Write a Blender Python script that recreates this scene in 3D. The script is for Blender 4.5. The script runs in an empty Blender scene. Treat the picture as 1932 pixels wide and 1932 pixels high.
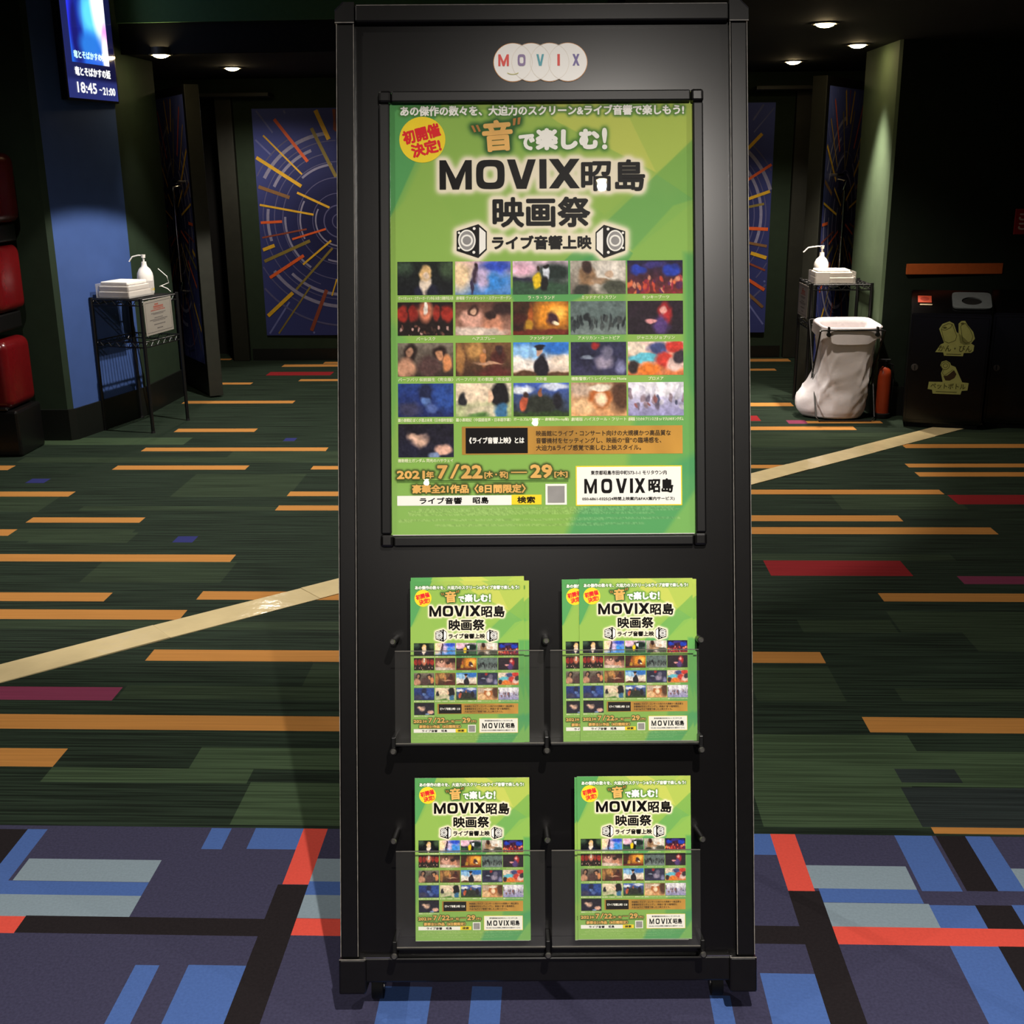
import bpy, bmesh, math, random
import numpy as np
from mathutils import Matrix, Vector, Euler

random.seed(7)
scene = bpy.context.scene
COL = scene.collection

# ------------------------------------------------------------------ camera
CAM_H = 1.57
FOCAL_PX = 2200.0
PITCH, ROLL, YAW = (math.radians(a) for a in (16.45, -0.6127, 2.341))
cy_, sy_ = math.cos(YAW), math.sin(YAW)
fwd = Vector((-sy_ * math.cos(PITCH), cy_ * math.cos(PITCH), -math.sin(PITCH)))
r0 = Vector((cy_, sy_, 0)); u0 = r0.cross(fwd)
right = r0 * math.cos(ROLL) + u0 * math.sin(ROLL)
up = -r0 * math.sin(ROLL) + u0 * math.cos(ROLL)
cam_data = bpy.data.cameras.new('camera')
cam_data.sensor_width = 36.0
cam_data.lens = 36.0 * FOCAL_PX / 1932.0
cam_data.clip_start = 0.05
cam = bpy.data.objects.new('camera', cam_data)
COL.objects.link(cam)
M = Matrix((right, up, -fwd)).transposed().to_4x4()
M.translation = (0, 0, CAM_H)
cam.matrix_world = M
scene.camera = cam

# ------------------------------------------------------------------ world, exposure
world = bpy.data.worlds.new('world'); scene.world = world
world.use_nodes = True
world.node_tree.nodes['Background'].inputs[0].default_value = (0.9, 0.85, 0.8, 1)
world.node_tree.nodes['Background'].inputs[1].default_value = 0.0
scene.view_settings.view_transform = 'Standard'
scene.view_settings.look = 'None'
scene.view_settings.gamma = 1.0
scene.view_settings.use_curve_mapping = False
scene.view_settings.exposure = 1.7

# ceiling lamps of the place and one added for its light: (x, y, z, watts, full cone degrees, blend, colour)
WARM = (1.0, 0.88, 0.75)
SOFT = (1.0, 0.93, 0.85)
LOBBY_Z = 3.0
SOFFIT_Z = 2.28
LAMPS_LOBBY = [
    (0.377, 0.137, 185, 150, 1.0, SOFT),
    (-0.46, -3.60, 165, 150, 1.0, SOFT),
    (0.25, -2.45, 165, 150, 1.0, SOFT),
    (-1.15, 1.75, 18, 130, 1.0, SOFT),
    (1.30, 1.75, 18, 130, 1.0, SOFT),
    (-1.15, 6.70, 150, 97, 0.10, SOFT),
    (-1.90, 4.10, 60, 160, 1.0, SOFT),  # unseen lamp, added to brighten the fascia and the left carpet
]
LAMPS_SOFFIT = [
    (-2.505, 7.782, 4, 60, 0.8, WARM),
    (-2.333, 8.83, 20, 156, 0.5, WARM),
    (1.396, 6.631, 30, 120, 0.9, WARM),
    (1.85, 7.80, 110, 58, 1.0, WARM),
    (1.678, 8.963, 30, 120, 0.8, WARM),
]

# ------------------------------------------------------------------ materials
def lin(c):
    return tuple((v / 255.0 / 12.92) if v / 255.0 <= 0.04045 else ((v / 255.0 + 0.055) / 1.055) ** 2.4 for v in c)

def mat(name, rgb, rough=0.6, spec=0.5, metal=0.0, var=0.08, vscale=40.0, stretch=(1, 1, 1), bump=0.0, bscale=200.0, coat=0.0, band=(0.3, 0.7)):
    """Principled surface with a procedural colour variation and optional fine relief."""
    m = bpy.data.materials.new(name); m.use_nodes = True
    nt = m.node_tree; b = nt.nodes['Principled BSDF']
    b.inputs['Roughness'].default_value = rough
    b.inputs['Specular IOR Level'].default_value = spec
    b.inputs['Metallic'].default_value = metal
    b.inputs['Coat Weight'].default_value = coat
    tc = nt.nodes.new('ShaderNodeTexCoord')
    mp = nt.nodes.new('ShaderNodeMapping'); mp.inputs['Scale'].default_value = stretch
    nt.links.new(tc.outputs['Object'], mp.inputs['Vector'])
    nz = nt.nodes.new('ShaderNodeTexNoise'); nz.inputs['Scale'].default_value = vscale; nz.inputs['Detail'].default_value = 4
    nt.links.new(mp.outputs['Vector'], nz.inputs['Vector'])
    rp = nt.nodes.new('ShaderNodeValToRGB')
    c = lin(rgb)
    rp.color_ramp.elements[0].position = band[0]; rp.color_ramp.elements[1].position = band[1]
    rp.color_ramp.elements[0].color = tuple(max(0, v * (1 - var)) for v in c) + (1,)
    rp.color_ramp.elements[1].color = tuple(min(1, v * (1 + var)) for v in c) + (1,)
    nt.links.new(nz.outputs['Fac'], rp.inputs['Fac'])
    nt.links.new(rp.outputs['Color'], b.inputs['Base Color'])
    if bump:
        nb = nt.nodes.new('ShaderNodeTexNoise'); nb.inputs['Scale'].default_value = bscale; nb.inputs['Detail'].default_value = 3
        nt.links.new(mp.outputs['Vector'], nb.inputs['Vector'])
        bp = nt.nodes.new('ShaderNodeBump'); bp.inputs['Strength'].default_value = bump; bp.inputs['Distance'].default_value = 0.004
        nt.links.new(nb.outputs['Fac'], bp.inputs['Height'])
        nt.links.new(bp.outputs['Normal'], b.inputs['Normal'])
    return m

def mat_emit(name, rgb, strength):
    m = bpy.data.materials.new(name); m.use_nodes = True
    b = m.node_tree.nodes['Principled BSDF']
    b.inputs['Base Color'].default_value = (0.02, 0.02, 0.02, 1)
    b.inputs['Emission Color'].default_value = tuple(lin(rgb)) + (1,)
    b.inputs['Emission Strength'].default_value = strength
    b.inputs['Roughness'].default_value = 0.3
    return m

def mat_attr(name, rough=0.5, emit=0.0, spec=0.3):
    """Flat print: colours come from the mesh's painted colour attribute."""
    m = bpy.data.materials.new(name); m.use_nodes = True
    nt = m.node_tree; b = nt.nodes['Principled BSDF']
    at = nt.nodes.new('ShaderNodeAttribute'); at.attribute_name = 'print'
    if emit:
        b.inputs['Base Color'].default_value = (0.01, 0.01, 0.01, 1)
        nt.links.new(at.outputs['Color'], b.inputs['Emission Color'])
        b.inputs['Emission Strength'].default_value = emit
    else:
        nt.links.new(at.outputs['Color'], b.inputs['Base Color'])
    b.inputs['Roughness'].default_value = rough
    b.inputs['Specular IOR Level'].default_value = spec
    return m

def mat_clear(name, ior=1.45, tint=(1, 1, 1), rough=0.03, haze=0.0):
    """Thin clear plastic: lets light straight through, reflects by Fresnel, optional milky haze."""
    m = bpy.data.materials.new(name); m.use_nodes = True
    nt = m.node_tree; nt.nodes.remove(nt.nodes['Principled BSDF'])
    out = nt.nodes['Material Output']
    tr = nt.nodes.new('ShaderNodeBsdfTransparent'); tr.inputs[0].default_value = tuple(tint) + (1,)
    gl = nt.nodes.new('ShaderNodeBsdfGlossy'); gl.inputs['Roughness'].default_value = rough
    fr = nt.nodes.new('ShaderNodeFresnel')
    ge = nt.nodes.new('ShaderNodeNewGeometry'); mi = nt.nodes.new('ShaderNodeMix')       # same reflection from either side of the sheet
    mi.inputs[2].default_value = ior; mi.inputs[3].default_value = 1.0 / ior
    nt.links.new(ge.outputs['Backfacing'], mi.inputs[0]); nt.links.new(mi.outputs[0], fr.inputs['IOR'])
    mx = nt.nodes.new('ShaderNodeMixShader')
    base = tr.outputs[0]
    if haze:
        df = nt.nodes.new('ShaderNodeBsdfDiffuse'); df.inputs[0].default_value = (0.8, 0.78, 0.75, 1)
        m2 = nt.nodes.new('ShaderNodeMixShader'); m2.inputs[0].default_value = haze
        nt.links.new(tr.outputs[0], m2.inputs[1]); nt.links.new(df.outputs[0], m2.inputs[2]); base = m2.outputs[0]
    nt.links.new(fr.outputs[0], mx.inputs[0]); nt.links.new(base, mx.inputs[1]); nt.links.new(gl.outputs[0], mx.inputs[2])
    nt.links.new(mx.outputs[0], out.inputs['Surface'])
    return m

K = {}
K['frame'] = mat('black_powder_coat', (10, 9, 9), 0.27, 0.5, var=0.12, vscale=60)
K['frame_edge'] = mat('profile_edge_glint', (120, 116, 110), 0.35, 0.5, var=0.3, vscale=80)  # highlight along the black frame edges, painted as thin grey lines
K['panel'] = mat('black_matt_panel', (8, 7, 7), 0.27, 0.45, var=0.1, vscale=15)
K['snap'] = mat('black_snap_frame', (8, 8, 8), 0.4, 0.3)
K['rubber'] = mat('black_rubber', (12, 12, 12), 0.7, 0.3)
K['steel'] = mat('grey_steel', (110, 108, 104), 0.3, 0.5, metal=0.8)
K['chrome'] = mat('chrome', (200, 198, 192), 0.12, 0.5, metal=1.0)
K['acrylic'] = mat_clear('clear_acrylic', 1.4, (1, 1, 1), 0.004)
K['pocket'] = mat_clear('pocket_acrylic', 1.45, (0.98, 0.98, 0.97), 0.08, haze=0.012)
K['acryl_edge'] = mat('acrylic_cut_edge', (95, 92, 86), 0.4)
K['paper'] = mat('white_paper', (238, 236, 230), 0.6, 0.3, var=0.02)
K['print'] = mat_attr('poster_print', 0.5, 0.0, 0.12)
K['ink_black'] = mat('ink_black', (13, 11, 10), 0.45, 0.1, var=0.02)
K['ink_white'] = mat('ink_white', (246, 244, 236), 0.45, 0.1, var=0.01)
K['ink_red'] = mat('ink_red', (222, 42, 48), 0.45, 0.1, var=0.03)
K['ink_yellow'] = mat('ink_yellow', (246, 216, 50), 0.45, 0.1, var=0.02)
K['ink_gold'] = mat('ink_gold', (226, 176, 98), 0.4, 0.1, var=0.15, vscale=18)
K['ink_bar'] = mat('ink_gold_bar', (188, 140, 62), 0.35, 0.1, var=0.3, vscale=7, stretch=(1, 1, 0.3))
K['ink_brown'] = mat('ink_brown', (70, 52, 30), 0.45, 0.1)
K['ink_bronze'] = mat('ink_bronze', (176, 120, 62), 0.45, 0.1)
K['ink_grey'] = mat('ink_grey', (150, 148, 146), 0.45, 0.1)
K['ink_cream'] = mat('ink_cream', (226, 232, 190), 0.45, 0.1)
K['ink_dkgreen'] = mat('ink_dark_green', (58, 92, 40), 0.45, 0.1)

# ------------------------------------------------------------------ mesh builders
class MB:
    """Collects shapes and links them as ONE mesh object."""
    def __init__(s): s.bm = bmesh.new()
    def box(s, lo, hi, bevel=0.0, seg=2, mtx=None):
        g = bmesh.ops.create_cube(s.bm, size=1.0)['verts']
        lo, hi = Vector(lo), Vector(hi)
        for v in g:
            v.co = Vector((lo[i] + (v.co[i] + 0.5) * (hi[i] - lo[i]) for i in range(3)))
        if bevel:
            es = list({e for v in g for e in v.link_edges})
            r = bmesh.ops.bevel(s.bm, geom=es, offset=bevel, segments=seg, affect='EDGES', profile=0.5)
            g = list({v for f in r['faces'] for v in f.verts} | {v for v in g if v.is_valid})
        if mtx is not None: bmesh.ops.transform(s.bm, matrix=mtx, verts=g)
        return s
    def cyl(s, a, b, r, r2=None, n=12, cap=True):
        a, b = Vector(a), Vector(b); d = b - a
        q = d.to_track_quat('Z', 'Y').to_matrix().to_4x4(); q.translation = (a + b) / 2
        bmesh.ops.create_cone(s.bm, cap_ends=cap, segments=n, radius1=r, radius2=r if r2 is None else r2, depth=d.length, matrix=q)
        return s
    def tube(s, pts, r, n=8):
        pts = [Vector(p) for p in pts]; rings = []
        for i, p in enumerate(pts):
            t = (pts[min(i + 1, len(pts) - 1)] - pts[max(i - 1, 0)]).normalized()
            x = t.cross(Vector((0, 0, 1)));
            if x.length < 1e-3: x = t.cross(Vector((0, 1, 0)))
            x.normalize(); y = t.cross(x)
            rings.append([s.bm.verts.new(p + x * r * math.cos(2 * math.pi * k / n) + y * r * math.sin(2 * math.pi * k / n)) for k in range(n)])
        for a, b in zip(rings, rings[1:]):
            for k in range(n): s.bm.faces.new((a[k], a[(k + 1) % n], b[(k + 1) % n], b[k]))
        s.bm.faces.new(rings[0][::-1]); s.bm.faces.new(rings[-1])
        return s
    def lathe(s, prof, c=(0, 0, 0), n=24):
        c = Vector(c); rings = []
        for r, z in prof:
            if r < 1e-5: rings.append([s.bm.verts.new(c + Vector((0, 0, z)))])
            else: rings.append([s.bm.verts.new(c + Vector((r * math.cos(2 * math.pi * k / n), r * math.sin(2 * math.pi * k / n), z))) for k in range(n)])
        for a, b in zip(rings, rings[1:]):
            for k in range(n):
                k2 = (k + 1) % n
                f = ([a[k], a[k2]] if len(a) > 1 else [a[0]]) + ([b[k2], b[k]] if len(b) > 1 else [b[0]])
                if len(f) > 2: s.bm.faces.new(f)
        return s
    def prism(s, poly, z0, z1):
        lo = [s.bm.verts.new((x, y, z0)) for x, y in poly]; hi = [s.bm.verts.new((x, y, z1)) for x, y in poly]
        n = len(poly)
        s.bm.faces.new(lo[::-1]); s.bm.faces.new(hi)
        for i in range(n): s.bm.faces.new((lo[i], lo[(i + 1) % n], hi[(i + 1) % n], hi[i]))
        return s
    def slab(s, poly, y0, y1):
        """Outline in the x-z plane, thickened along y."""
        a = [s.bm.verts.new((x, y0, z)) for x, z in poly]; b = [s.bm.verts.new((x, y1, z)) for x, z in poly]
        n = len(poly)
        s.bm.faces.new(a); s.bm.faces.new(b[::-1])
        for i in range(n): s.bm.faces.new((a[i], b[i], b[(i + 1) % n], a[(i + 1) % n]))
        return s
    def mesh(s, name, smooth=False):
        bmesh.ops.recalc_face_normals(s.bm, faces=s.bm.faces)
        me = bpy.data.meshes.new(name); s.bm.to_mesh(me); s.bm.free()
        if smooth:
            me.polygons.foreach_set('use_smooth', [True] * len(me.polygons))
            try: me.set_sharp_from_angle(angle=math.radians(40))
            except Exception: pass
        return me
    def build(s, name, material, parent=None, smooth=False):
        return link(name, s.mesh(name, smooth), material, parent)

def link(name, me, material=None, parent=None):
    if material is not None and not me.materials: me.materials.append(material)
    o = bpy.data.objects.new(name, me); COL.objects.link(o)
    if parent is not None: o.parent = parent
    return o

def empty(name, loc=(0, 0, 0), rotz=0.0, mtx=None):
    o = bpy.data.objects.new(name, None); COL.objects.link(o); o.empty_display_size = 0.1
    if mtx is not None: o.matrix_world = mtx
    else: o.location = loc; o.rotation_euler = (0, 0, rotz)
    return o

def tag(o, label, cat, group=None):
    o['label'] = label; o['category'] = cat
    if group: o['group'] = group
    return o

def structure(o):
    o['kind'] = 'structure'; return o

def pymesh(name, verts, faces):
    me = bpy.data.meshes.new(name)
    me.from_pydata([tuple(v) for v in verts], [], [tuple(int(i) for i in f) for f in faces]); me.update()
    return me

# ------------------------------------------------------------------ lettering (flat print, built as outlines)
_glyphs = {}
def glyphs(body, res=2):
    """Outline mesh of a string, normalised to its own bounding box: unit width and height."""
    key = (body, res)
    if key in _glyphs: return _glyphs[key]
    cu = bpy.data.curves.new('lettering', 'FONT'); cu.body = body; cu.resolution_u = res; cu.fill_mode = 'BOTH'
    o = bpy.data.objects.new('lettering', cu); COL.objects.link(o)
    dg = bpy.context.evaluated_depsgraph_get()
    me = bpy.data.meshes.new_from_object(o.evaluated_get(dg))
    v = np.empty(len(me.vertices) * 3, 'f'); me.vertices.foreach_get('co', v); v = v.reshape(-1, 3)[:, :2].astype(float)
    me.calc_loop_triangles()
    t = np.empty(len(me.loop_triangles) * 3, 'i'); me.loop_triangles.foreach_get('vertices', t); t = t.reshape(-1, 3)
    bpy.data.objects.remove(o); bpy.data.curves.remove(cu); bpy.data.meshes.remove(me)
    lo, hi = v.min(0), v.max(0)
    v = (v - (lo + hi) / 2) / (hi - lo)
    _glyphs[key] = (v, t); return v, t

def heavy(letter):
    """Wide heavy gothic capitals M O V I X in a unit box centred on zero: list of convex polygons."""
    if letter == 'I': return [[(-.5, -.5), (.5, -.5), (.5, .5), (-.5, .5)]]
    if letter == 'M':
        w = .2
        return [[(-.5, -.5), (-.5 + w, -.5), (-.5 + w, .5), (-.5, .5)], [(.5 - w, -.5), (.5, -.5), (.5, .5), (.5 - w, .5)],
                [(-.5 + w, .5), (-.5 + w, .12), (-.1, -.5), (.02, -.5), (.02, -.17)], [(.5 - w, .5), (.5 - w, .12), (.1, -.5), (-.02, -.5), (-.02, -.17)]]
    if letter == 'V':
        return [[(-.5, .5), (-.22, .5), (.02, -.25), (.17, -.5), (-.17, -.5)], [(.5, .5), (.22, .5), (-.02, -.25), (-.17, -.5), (.17, -.5)]]
    if letter == 'X':
        return [[(-.5, .5), (-.19, .5), (.5, -.5), (.19, -.5)], [(.5, .5), (.19, .5), (-.5, -.5), (-.19, -.5)]]
    out = []; n = 28
    def se(a, b, t): 
        c, s = math.cos(t), math.sin(t); e = 0.55
        return (a * math.copysign(abs(c) ** e, c), b * math.copysign(abs(s) ** e, s))
    for i in range(n):
        t0, t1 = 2 * math.pi * i / n, 2 * math.pi * (i + 1) / n
        out.append([se(.5, .5, t0), se(.5, .5, t1), se(.25, .28, t1), se(.25, .28, t0)])
    return out

class Ink:
    """One colour of print: triangles in a flat 2-D layout (x right, y up)."""
    def __init__(s): s.v = []; s.f = []; s.n = 0; s.lay = 0
    def add(s, v, f, lay=None):
        lay = s.lay if lay is None else lay
        v = np.asarray(v, float)
        s.v.append(np.c_[v, np.full(len(v), lay)]); s.f += [tuple(int(i) + s.n for i in t) for t in f]; s.n += len(v)
        s.lay += 1
    def text(s, body, cx, cy, w, h, bold=0.0, rot=0.0, res=2, copies=8):
        v, t = glyphs(body, res)
        sx, sy = max(w - 2 * bold, w * .2), max(h - 2 * bold, h * .2)
        c, si = math.cos(math.radians(rot)), math.sin(math.radians(rot))
        p = v * (sx, sy); p = np.c_[p[:, 0] * c - p[:, 1] * si, p[:, 0] * si + p[:, 1] * c] + (cx, cy)
        s.add(p, t)
        if bold:
            for k in range(copies):
                a = 2 * math.pi * k / copies
                s.add(p + (bold * math.cos(a), bold * math.sin(a)), t)
            if bold > 2:
                for k in range(6):
                    a = 2 * math.pi * (k + .5) / 6
                    s.add(p + (bold * .5 * math.cos(a), bold * .5 * math.sin(a)), t)
    def caps(s, letter, x0, x1, y0, y1):
        for poly in heavy(letter):
            p = [((x0 + x1) / 2 + x * (x1 - x0), (y0 + y1) / 2 + y * (y1 - y0)) for x, y in poly]
            s.add(p, [tuple(range(len(p)))])
    def rect(s, cx, cy, w, h, lay=None):
        s.add([(cx - w / 2, cy - h / 2), (cx + w / 2, cy - h / 2), (cx + w / 2, cy + h / 2), (cx - w / 2, cy + h / 2)], [(0, 1, 2, 3)], lay)
    def poly(s, pts): s.add(pts, [tuple(range(len(pts)))])
    def disc(s, cx, cy, r, ry=None, n=40):
        ry = r if ry is None else ry
        s.poly([(cx + r * math.cos(2 * math.pi * k / n), cy + ry * math.sin(2 * math.pi * k / n)) for k in range(n)])
    def ring(s, cx, cy, r0_, r1_, n=40, a0=0.0, a1=2 * math.pi):
        v = []; f = []
        for k in range(n + 1):
            a = a0 + (a1 - a0) * k / n
            v += [(cx + r0_ * math.cos(a), cy + r0_ * math.sin(a)), (cx + r1_ * math.cos(a), cy + r1_ * math.sin(a))]
        for k in range(n): f.append((2 * k, 2 * k + 1, 2 * k + 3, 2 * k + 2))
        s.add(v, f)
    def line(s, a, b, w):
        a, b = np.array(a, float), np.array(b, float); d = b - a; d /= np.linalg.norm(d); nrm = np.array([-d[1], d[0]]) * w / 2
        s.poly([a - nrm, b - nrm, b + nrm, a + nrm])
    def pts(s): return np.concatenate(s.v)[:, :2]
    def mesh(s, name, scale, depth, step=2e-6):
        v = np.concatenate(s.v)
        V = np.c_[v[:, 0] * scale, -depth - v[:, 2] * step, v[:, 1] * scale]
        return pymesh(name, V, s.f)
    def raster(s, x0, y1, nx, ny, step):
        """Coverage mask on a grid (row 0 at the top), for the soft printed halos."""
        m = np.zeros((ny, nx)); v = np.concatenate(s.v)[:, :2]
        for f in s.f:
            for k in range(1, len(f) - 1):
                a, b, c = v[f[0]], v[f[k]], v[f[k + 1]]
                L = max(np.linalg.norm(b - a), np.linalg.norm(c - a), np.linalg.norm(c - b)); n = max(2, int(L / (step * .6)))
                i, j = np.meshgrid(np.arange(n + 1), np.arange(n + 1)); ok = i + j <= n; i, j = i[ok] / n, j[ok] / n
                p = a + np.outer(i, b - a) + np.outer(j, c - a)
                ix = np.clip(np.round((p[:, 0] - x0) / step).astype(int), 0, nx - 1); iy = np.clip(np.round((y1 - p[:, 1]) / step).astype(int), 0, ny - 1)
                m[iy, ix] = 1
        return m

def blur(m, sig):
    r = int(sig * 3) + 1; k = np.exp(-np.arange(-r, r + 1) ** 2 / (2 * sig * sig)); k /= k.sum()
    m = np.apply_along_axis(lambda a: np.convolve(a, k, 'same'), 0, m)
    return np.apply_along_axis(lambda a: np.convolve(a, k, 'same'), 1, m)

def dilate(m, r):
    o = m.copy(); R = int(math.ceil(r))
    for dy in range(-R, R + 1):
        for dx in range(-R, R + 1):
            if dx * dx + dy * dy <= r * r + .1: o = np.maximum(o, np.roll(np.roll(m, dy, 0), dx, 1))
    return o

def colour_grid(name, img, x0, y1, step_x, step_y, scale, depth):
    """Flat sheet whose points carry painted colours; img is rows x cols x 3 in sRGB 0-255."""
    ny, nx, _ = img.shape
    X, Y = np.meshgrid(np.arange(nx), np.arange(ny))
    V = np.stack([(x0 + X * step_x) * scale, np.full(X.shape, -depth), (y1 - Y * step_y) * scale], -1).reshape(-1, 3)
    i = (Y[:-1, :-1] * nx + X[:-1, :-1]).ravel()
    Fq = np.stack([i, i + nx, i + nx + 1, i + 1], 1)
    me = bpy.data.meshes.new(name)
    me.vertices.add(len(V)); me.vertices.foreach_set('co', V.astype('f').ravel())
    me.loops.add(Fq.size); me.loops.foreach_set('vertex_index', Fq.astype('i').ravel())
    me.polygons.add(len(Fq)); me.polygons.foreach_set('loop_start', np.arange(0, Fq.size, 4, dtype='i'))
    me.update(calc_edges=True)
    c = np.clip(img.reshape(-1, 3) / 255.0, 0, 1); c = np.where(c <= .04045, c / 12.92, ((c + .055) / 1.055) ** 2.4)
    at = me.attributes.new('print', 'FLOAT_COLOR', 'POINT')
    at.data.foreach_set('color', np.c_[c, np.ones(len(c))].astype('f').ravel())
    return me

# poster layout: units are printed millimetres / 1.02, origin at the top-left corner of the visible sheet, y up (negative down)
S = 1.02e-3
def D(px, py):
    return px - 734 - 6 * (py - 193) / 817.0, -(py - 193 - (px - 734) * 0.0055)

ink = {k: Ink() for k in ('headline', 'title_white', 'title_black', 'subtitle_black', 'badge', 'badge_red', 'sound_gold', 'quotes', 'speaker_white', 'speaker_black', 'speaker_grey', 'speaker_ring',
                          'bar_gold', 'bar_black', 'bar_text', 'bar_brown', 'date_gold', 'search_white', 'search_yellow', 'search_text', 'code_patch', 'code_grey', 'venue_yellow', 'venue_white', 'venue_text', 'captions', 'rule')}
def T(k, body, px, py, w, h, bold=0.0, rot=0.0, res=2, copies=8):
    x, y = D(px, py); ink[k].text(body, x, y, w, h, bold, rot, res, copies)
def RECT(k, px0, py0, px1, py1, grow=0.0):
    x, y = D((px0 + px1) / 2, (py0 + py1) / 2); ink[k].rect(x, y, px1 - px0 + grow, py1 - py0 + grow)

T('headline', 'あの傑作の数々を、大迫力のスクリーン&ライブ音響で楽しもう!', 1022, 207, 536, 20, .8, copies=6)
x, y = D(796, 260); ink['badge'].disc(x, y, 43.5)
T('badge_red', '初開催', 794, 249, 72, 27, 1.3, 14); T('badge_red', '決定!', 803, 276, 57, 27, 1.3, 14)
T('sound_gold', '音', 938, 254, 58, 60, 2.4, 4, 3)
for (zx, zy) in ((1045, 340), (1100, 335)):
    q = [D(720 + a * .1605, 180 + b * .1605) for a, b in ((zx, zy), (zx + 28, zy - 4), (zx + 62, zy + 72), (zx + 38, zy + 80))]; ink['quotes'].poly(q[::-1])
for (zx, zy) in ((1540, 262), (1595, 252)):
    q = [D(720 + a * .1605, 180 + b * .1605) for a, b in ((zx, zy), (zx + 36, zy - 6), (zx + 24, zy + 78), (zx - 2, zy + 82))]; ink['quotes'].poly(q[::-1])
T('title_white', 'で', 993, 267, 31, 31, 2.0, 0, 4); T('title_white', '楽しむ', 1070, 262, 121, 42, 2.8, 0, 4); T('title_white', '!', 1140, 262, 10, 41, 1.6, 0, 4)
for L, a, b in (('M', 828.5, 889.5), ('O', 897.5, 951.5), ('V', 956, 1010.5), ('I', 1017, 1030.5), ('X', 1035, 1093)):
    _, y0 = D((a + b) / 2, 355); _, y1 = D((a + b) / 2, 299.5); x0, _ = D(a, 330); x1, _ = D(b, 330); ink['title_black'].caps(L, x0, x1, y0, y1)
T('title_black', '昭島', 1156, 331.5, 121, 60, 1.8, 0, 3); T('title_black', '映画祭', 1021, 399.5, 185, 58, 2.0, 0, 3)
T('subtitle_black', 'ライブ音響上映', 1021.5, 457, 188, 27, 1.2, 0, 3)
def speaker(x0, y0, x1, y1, flip):
    def P(u, v):
        u = 1 - u if flip else u
        return D(x0 + u * (x1 - x0), y0 + v * (y1 - y0))
    def quad(k, pts):
        q = [P(*p) for p in pts]; ink[k].poly(q if flip else q[::-1])
    quad('speaker_black', [(0, .2), (.72, 0), (.72, 1), (0, .78)])
    quad('speaker_black', [(.72, 0), (1, .22), (1, .76), (.72, 1)])
    quad('speaker_white', [(.75, .09), (.96, .25), (.96, .73), (.75, .9)])
    for u, v, r in ((.08, .25, .05), (.58, .13, .06), (.08, .7, .05), (.57, .83, .06)):
        c = P(u, v); ink['speaker_white'].disc(c[0], c[1], r * 46, n=14)
    c = P(.34, .48); w = abs(x1 - x0)
    ink['speaker_white'].disc(c[0], c[1], w * .29, w * .36, 30)
    ink['speaker_grey'].disc(c[0], c[1], w * .24, w * .31, 30)
    ink['speaker_ring'].ring(c[0], c[1], w * .14, w * .2, 24)
    c2 = P(.36, .5); ink['code_grey'].disc(c2[0], c2[1], w * .09, w * .11, 18)
speaker(861, 421, 918, 485, False); speaker(1123, 425, 1179, 488, True)
RECT('bar_gold', 871.5, 804, 1287, 857); RECT('bar_black', 878.5, 806, 995.5, 854)
T('bar_text', '《ライブ音響上映》とは', 937, 829.5, 104, 12.5, .45, copies=4)
T('bar_brown', '映画館にライブ・コンサート向けの大規模かつ高品質な', 1138, 818, 254, 11, .3, copies=4)
T('bar_brown', '音響機材をセッティングし、映画の“音”の臨場感を、', 1129, 831.5, 236, 11, .3, copies=4)
T('bar_brown', '大迫力&ライブ感覚で楽しむ上映スタイル。', 1110, 845, 198, 11, .3, copies=4)
T('date_gold', '2021', 775.5, 892.5, 53, 16, 1.0); T('date_gold', '年', 811.5, 893, 15, 14, .6)
T('date_gold', '7', 835, 888, 20, 26, 1.5); T('date_gold', '/', 858, 887, 18, 27, .5); T('date_gold', '22', 890, 888, 41, 26, 1.5)
T('date_gold', '[木・祝]', 936, 894.5, 44, 14, .4); RECT('date_gold', 964, 889, 994, 891.2); T('date_gold', '29', 1021, 888.5, 42, 26, 1.5); T('date_gold', '[木]', 1058, 894.5, 25, 13, .4)
T('date_gold', '豪華全21作品〈8日間限定〉', 885, 920, 214, 17, .8, copies=6)
RECT('rule', 749, 904, 1072, 905.6); RECT('rule', 749, 907, 1072, 908)
RECT('search_white', 750, 932.5, 965, 951); RECT('search_yellow', 965, 932.5, 1021.5, 951)
T('search_text', 'ライブ音響', 832, 942, 80, 13, .5, copies=4); T('search_text', '昭島', 907, 942, 30, 13, .5, copies=4); T('search_text', '検索', 992.6, 942, 34, 13, .5, copies=4)
RECT('code_patch', 1029, 912.6, 1069, 952); RECT('code_grey', 1033, 916.6, 1065, 948)
RECT('venue_yellow', 1086, 880, 1286, 955); RECT('venue_white', 1088, 882, 1284, 953)
T('venue_text', '東京都昭島市田中町573-1-1 モリタウン内', 1185.6, 893, 143, 8.5, .25, copies=4)
for L, a, b in (('M', 1102, 1125.7), ('O', 1134, 1154.5), ('V', 1161.5, 1182.5), ('I', 1188, 1193.6), ('X', 1197, 1216.5)):
    x0, y0 = D(a, 931.5); x1, _ = D(b, 918); _, y1 = D(a, 904); ink['venue_text'].caps(L, x0, x1, y0, y1)
T('venue_text', '昭島', 1246, 918, 47, 27, 1.0); T('venue_text', '050-6861-0325(24時間上映案内&FAX案内サービス)', 1185, 942.5, 174, 8, .25, copies=4)
STILL_X = [751, 860, 968.5, 1077, 1184.5]; STILL_Y = [490.5, 567, 644, 720.5, 796.5]; STILL_W, STILL_H = 104.5, 63.0
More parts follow.
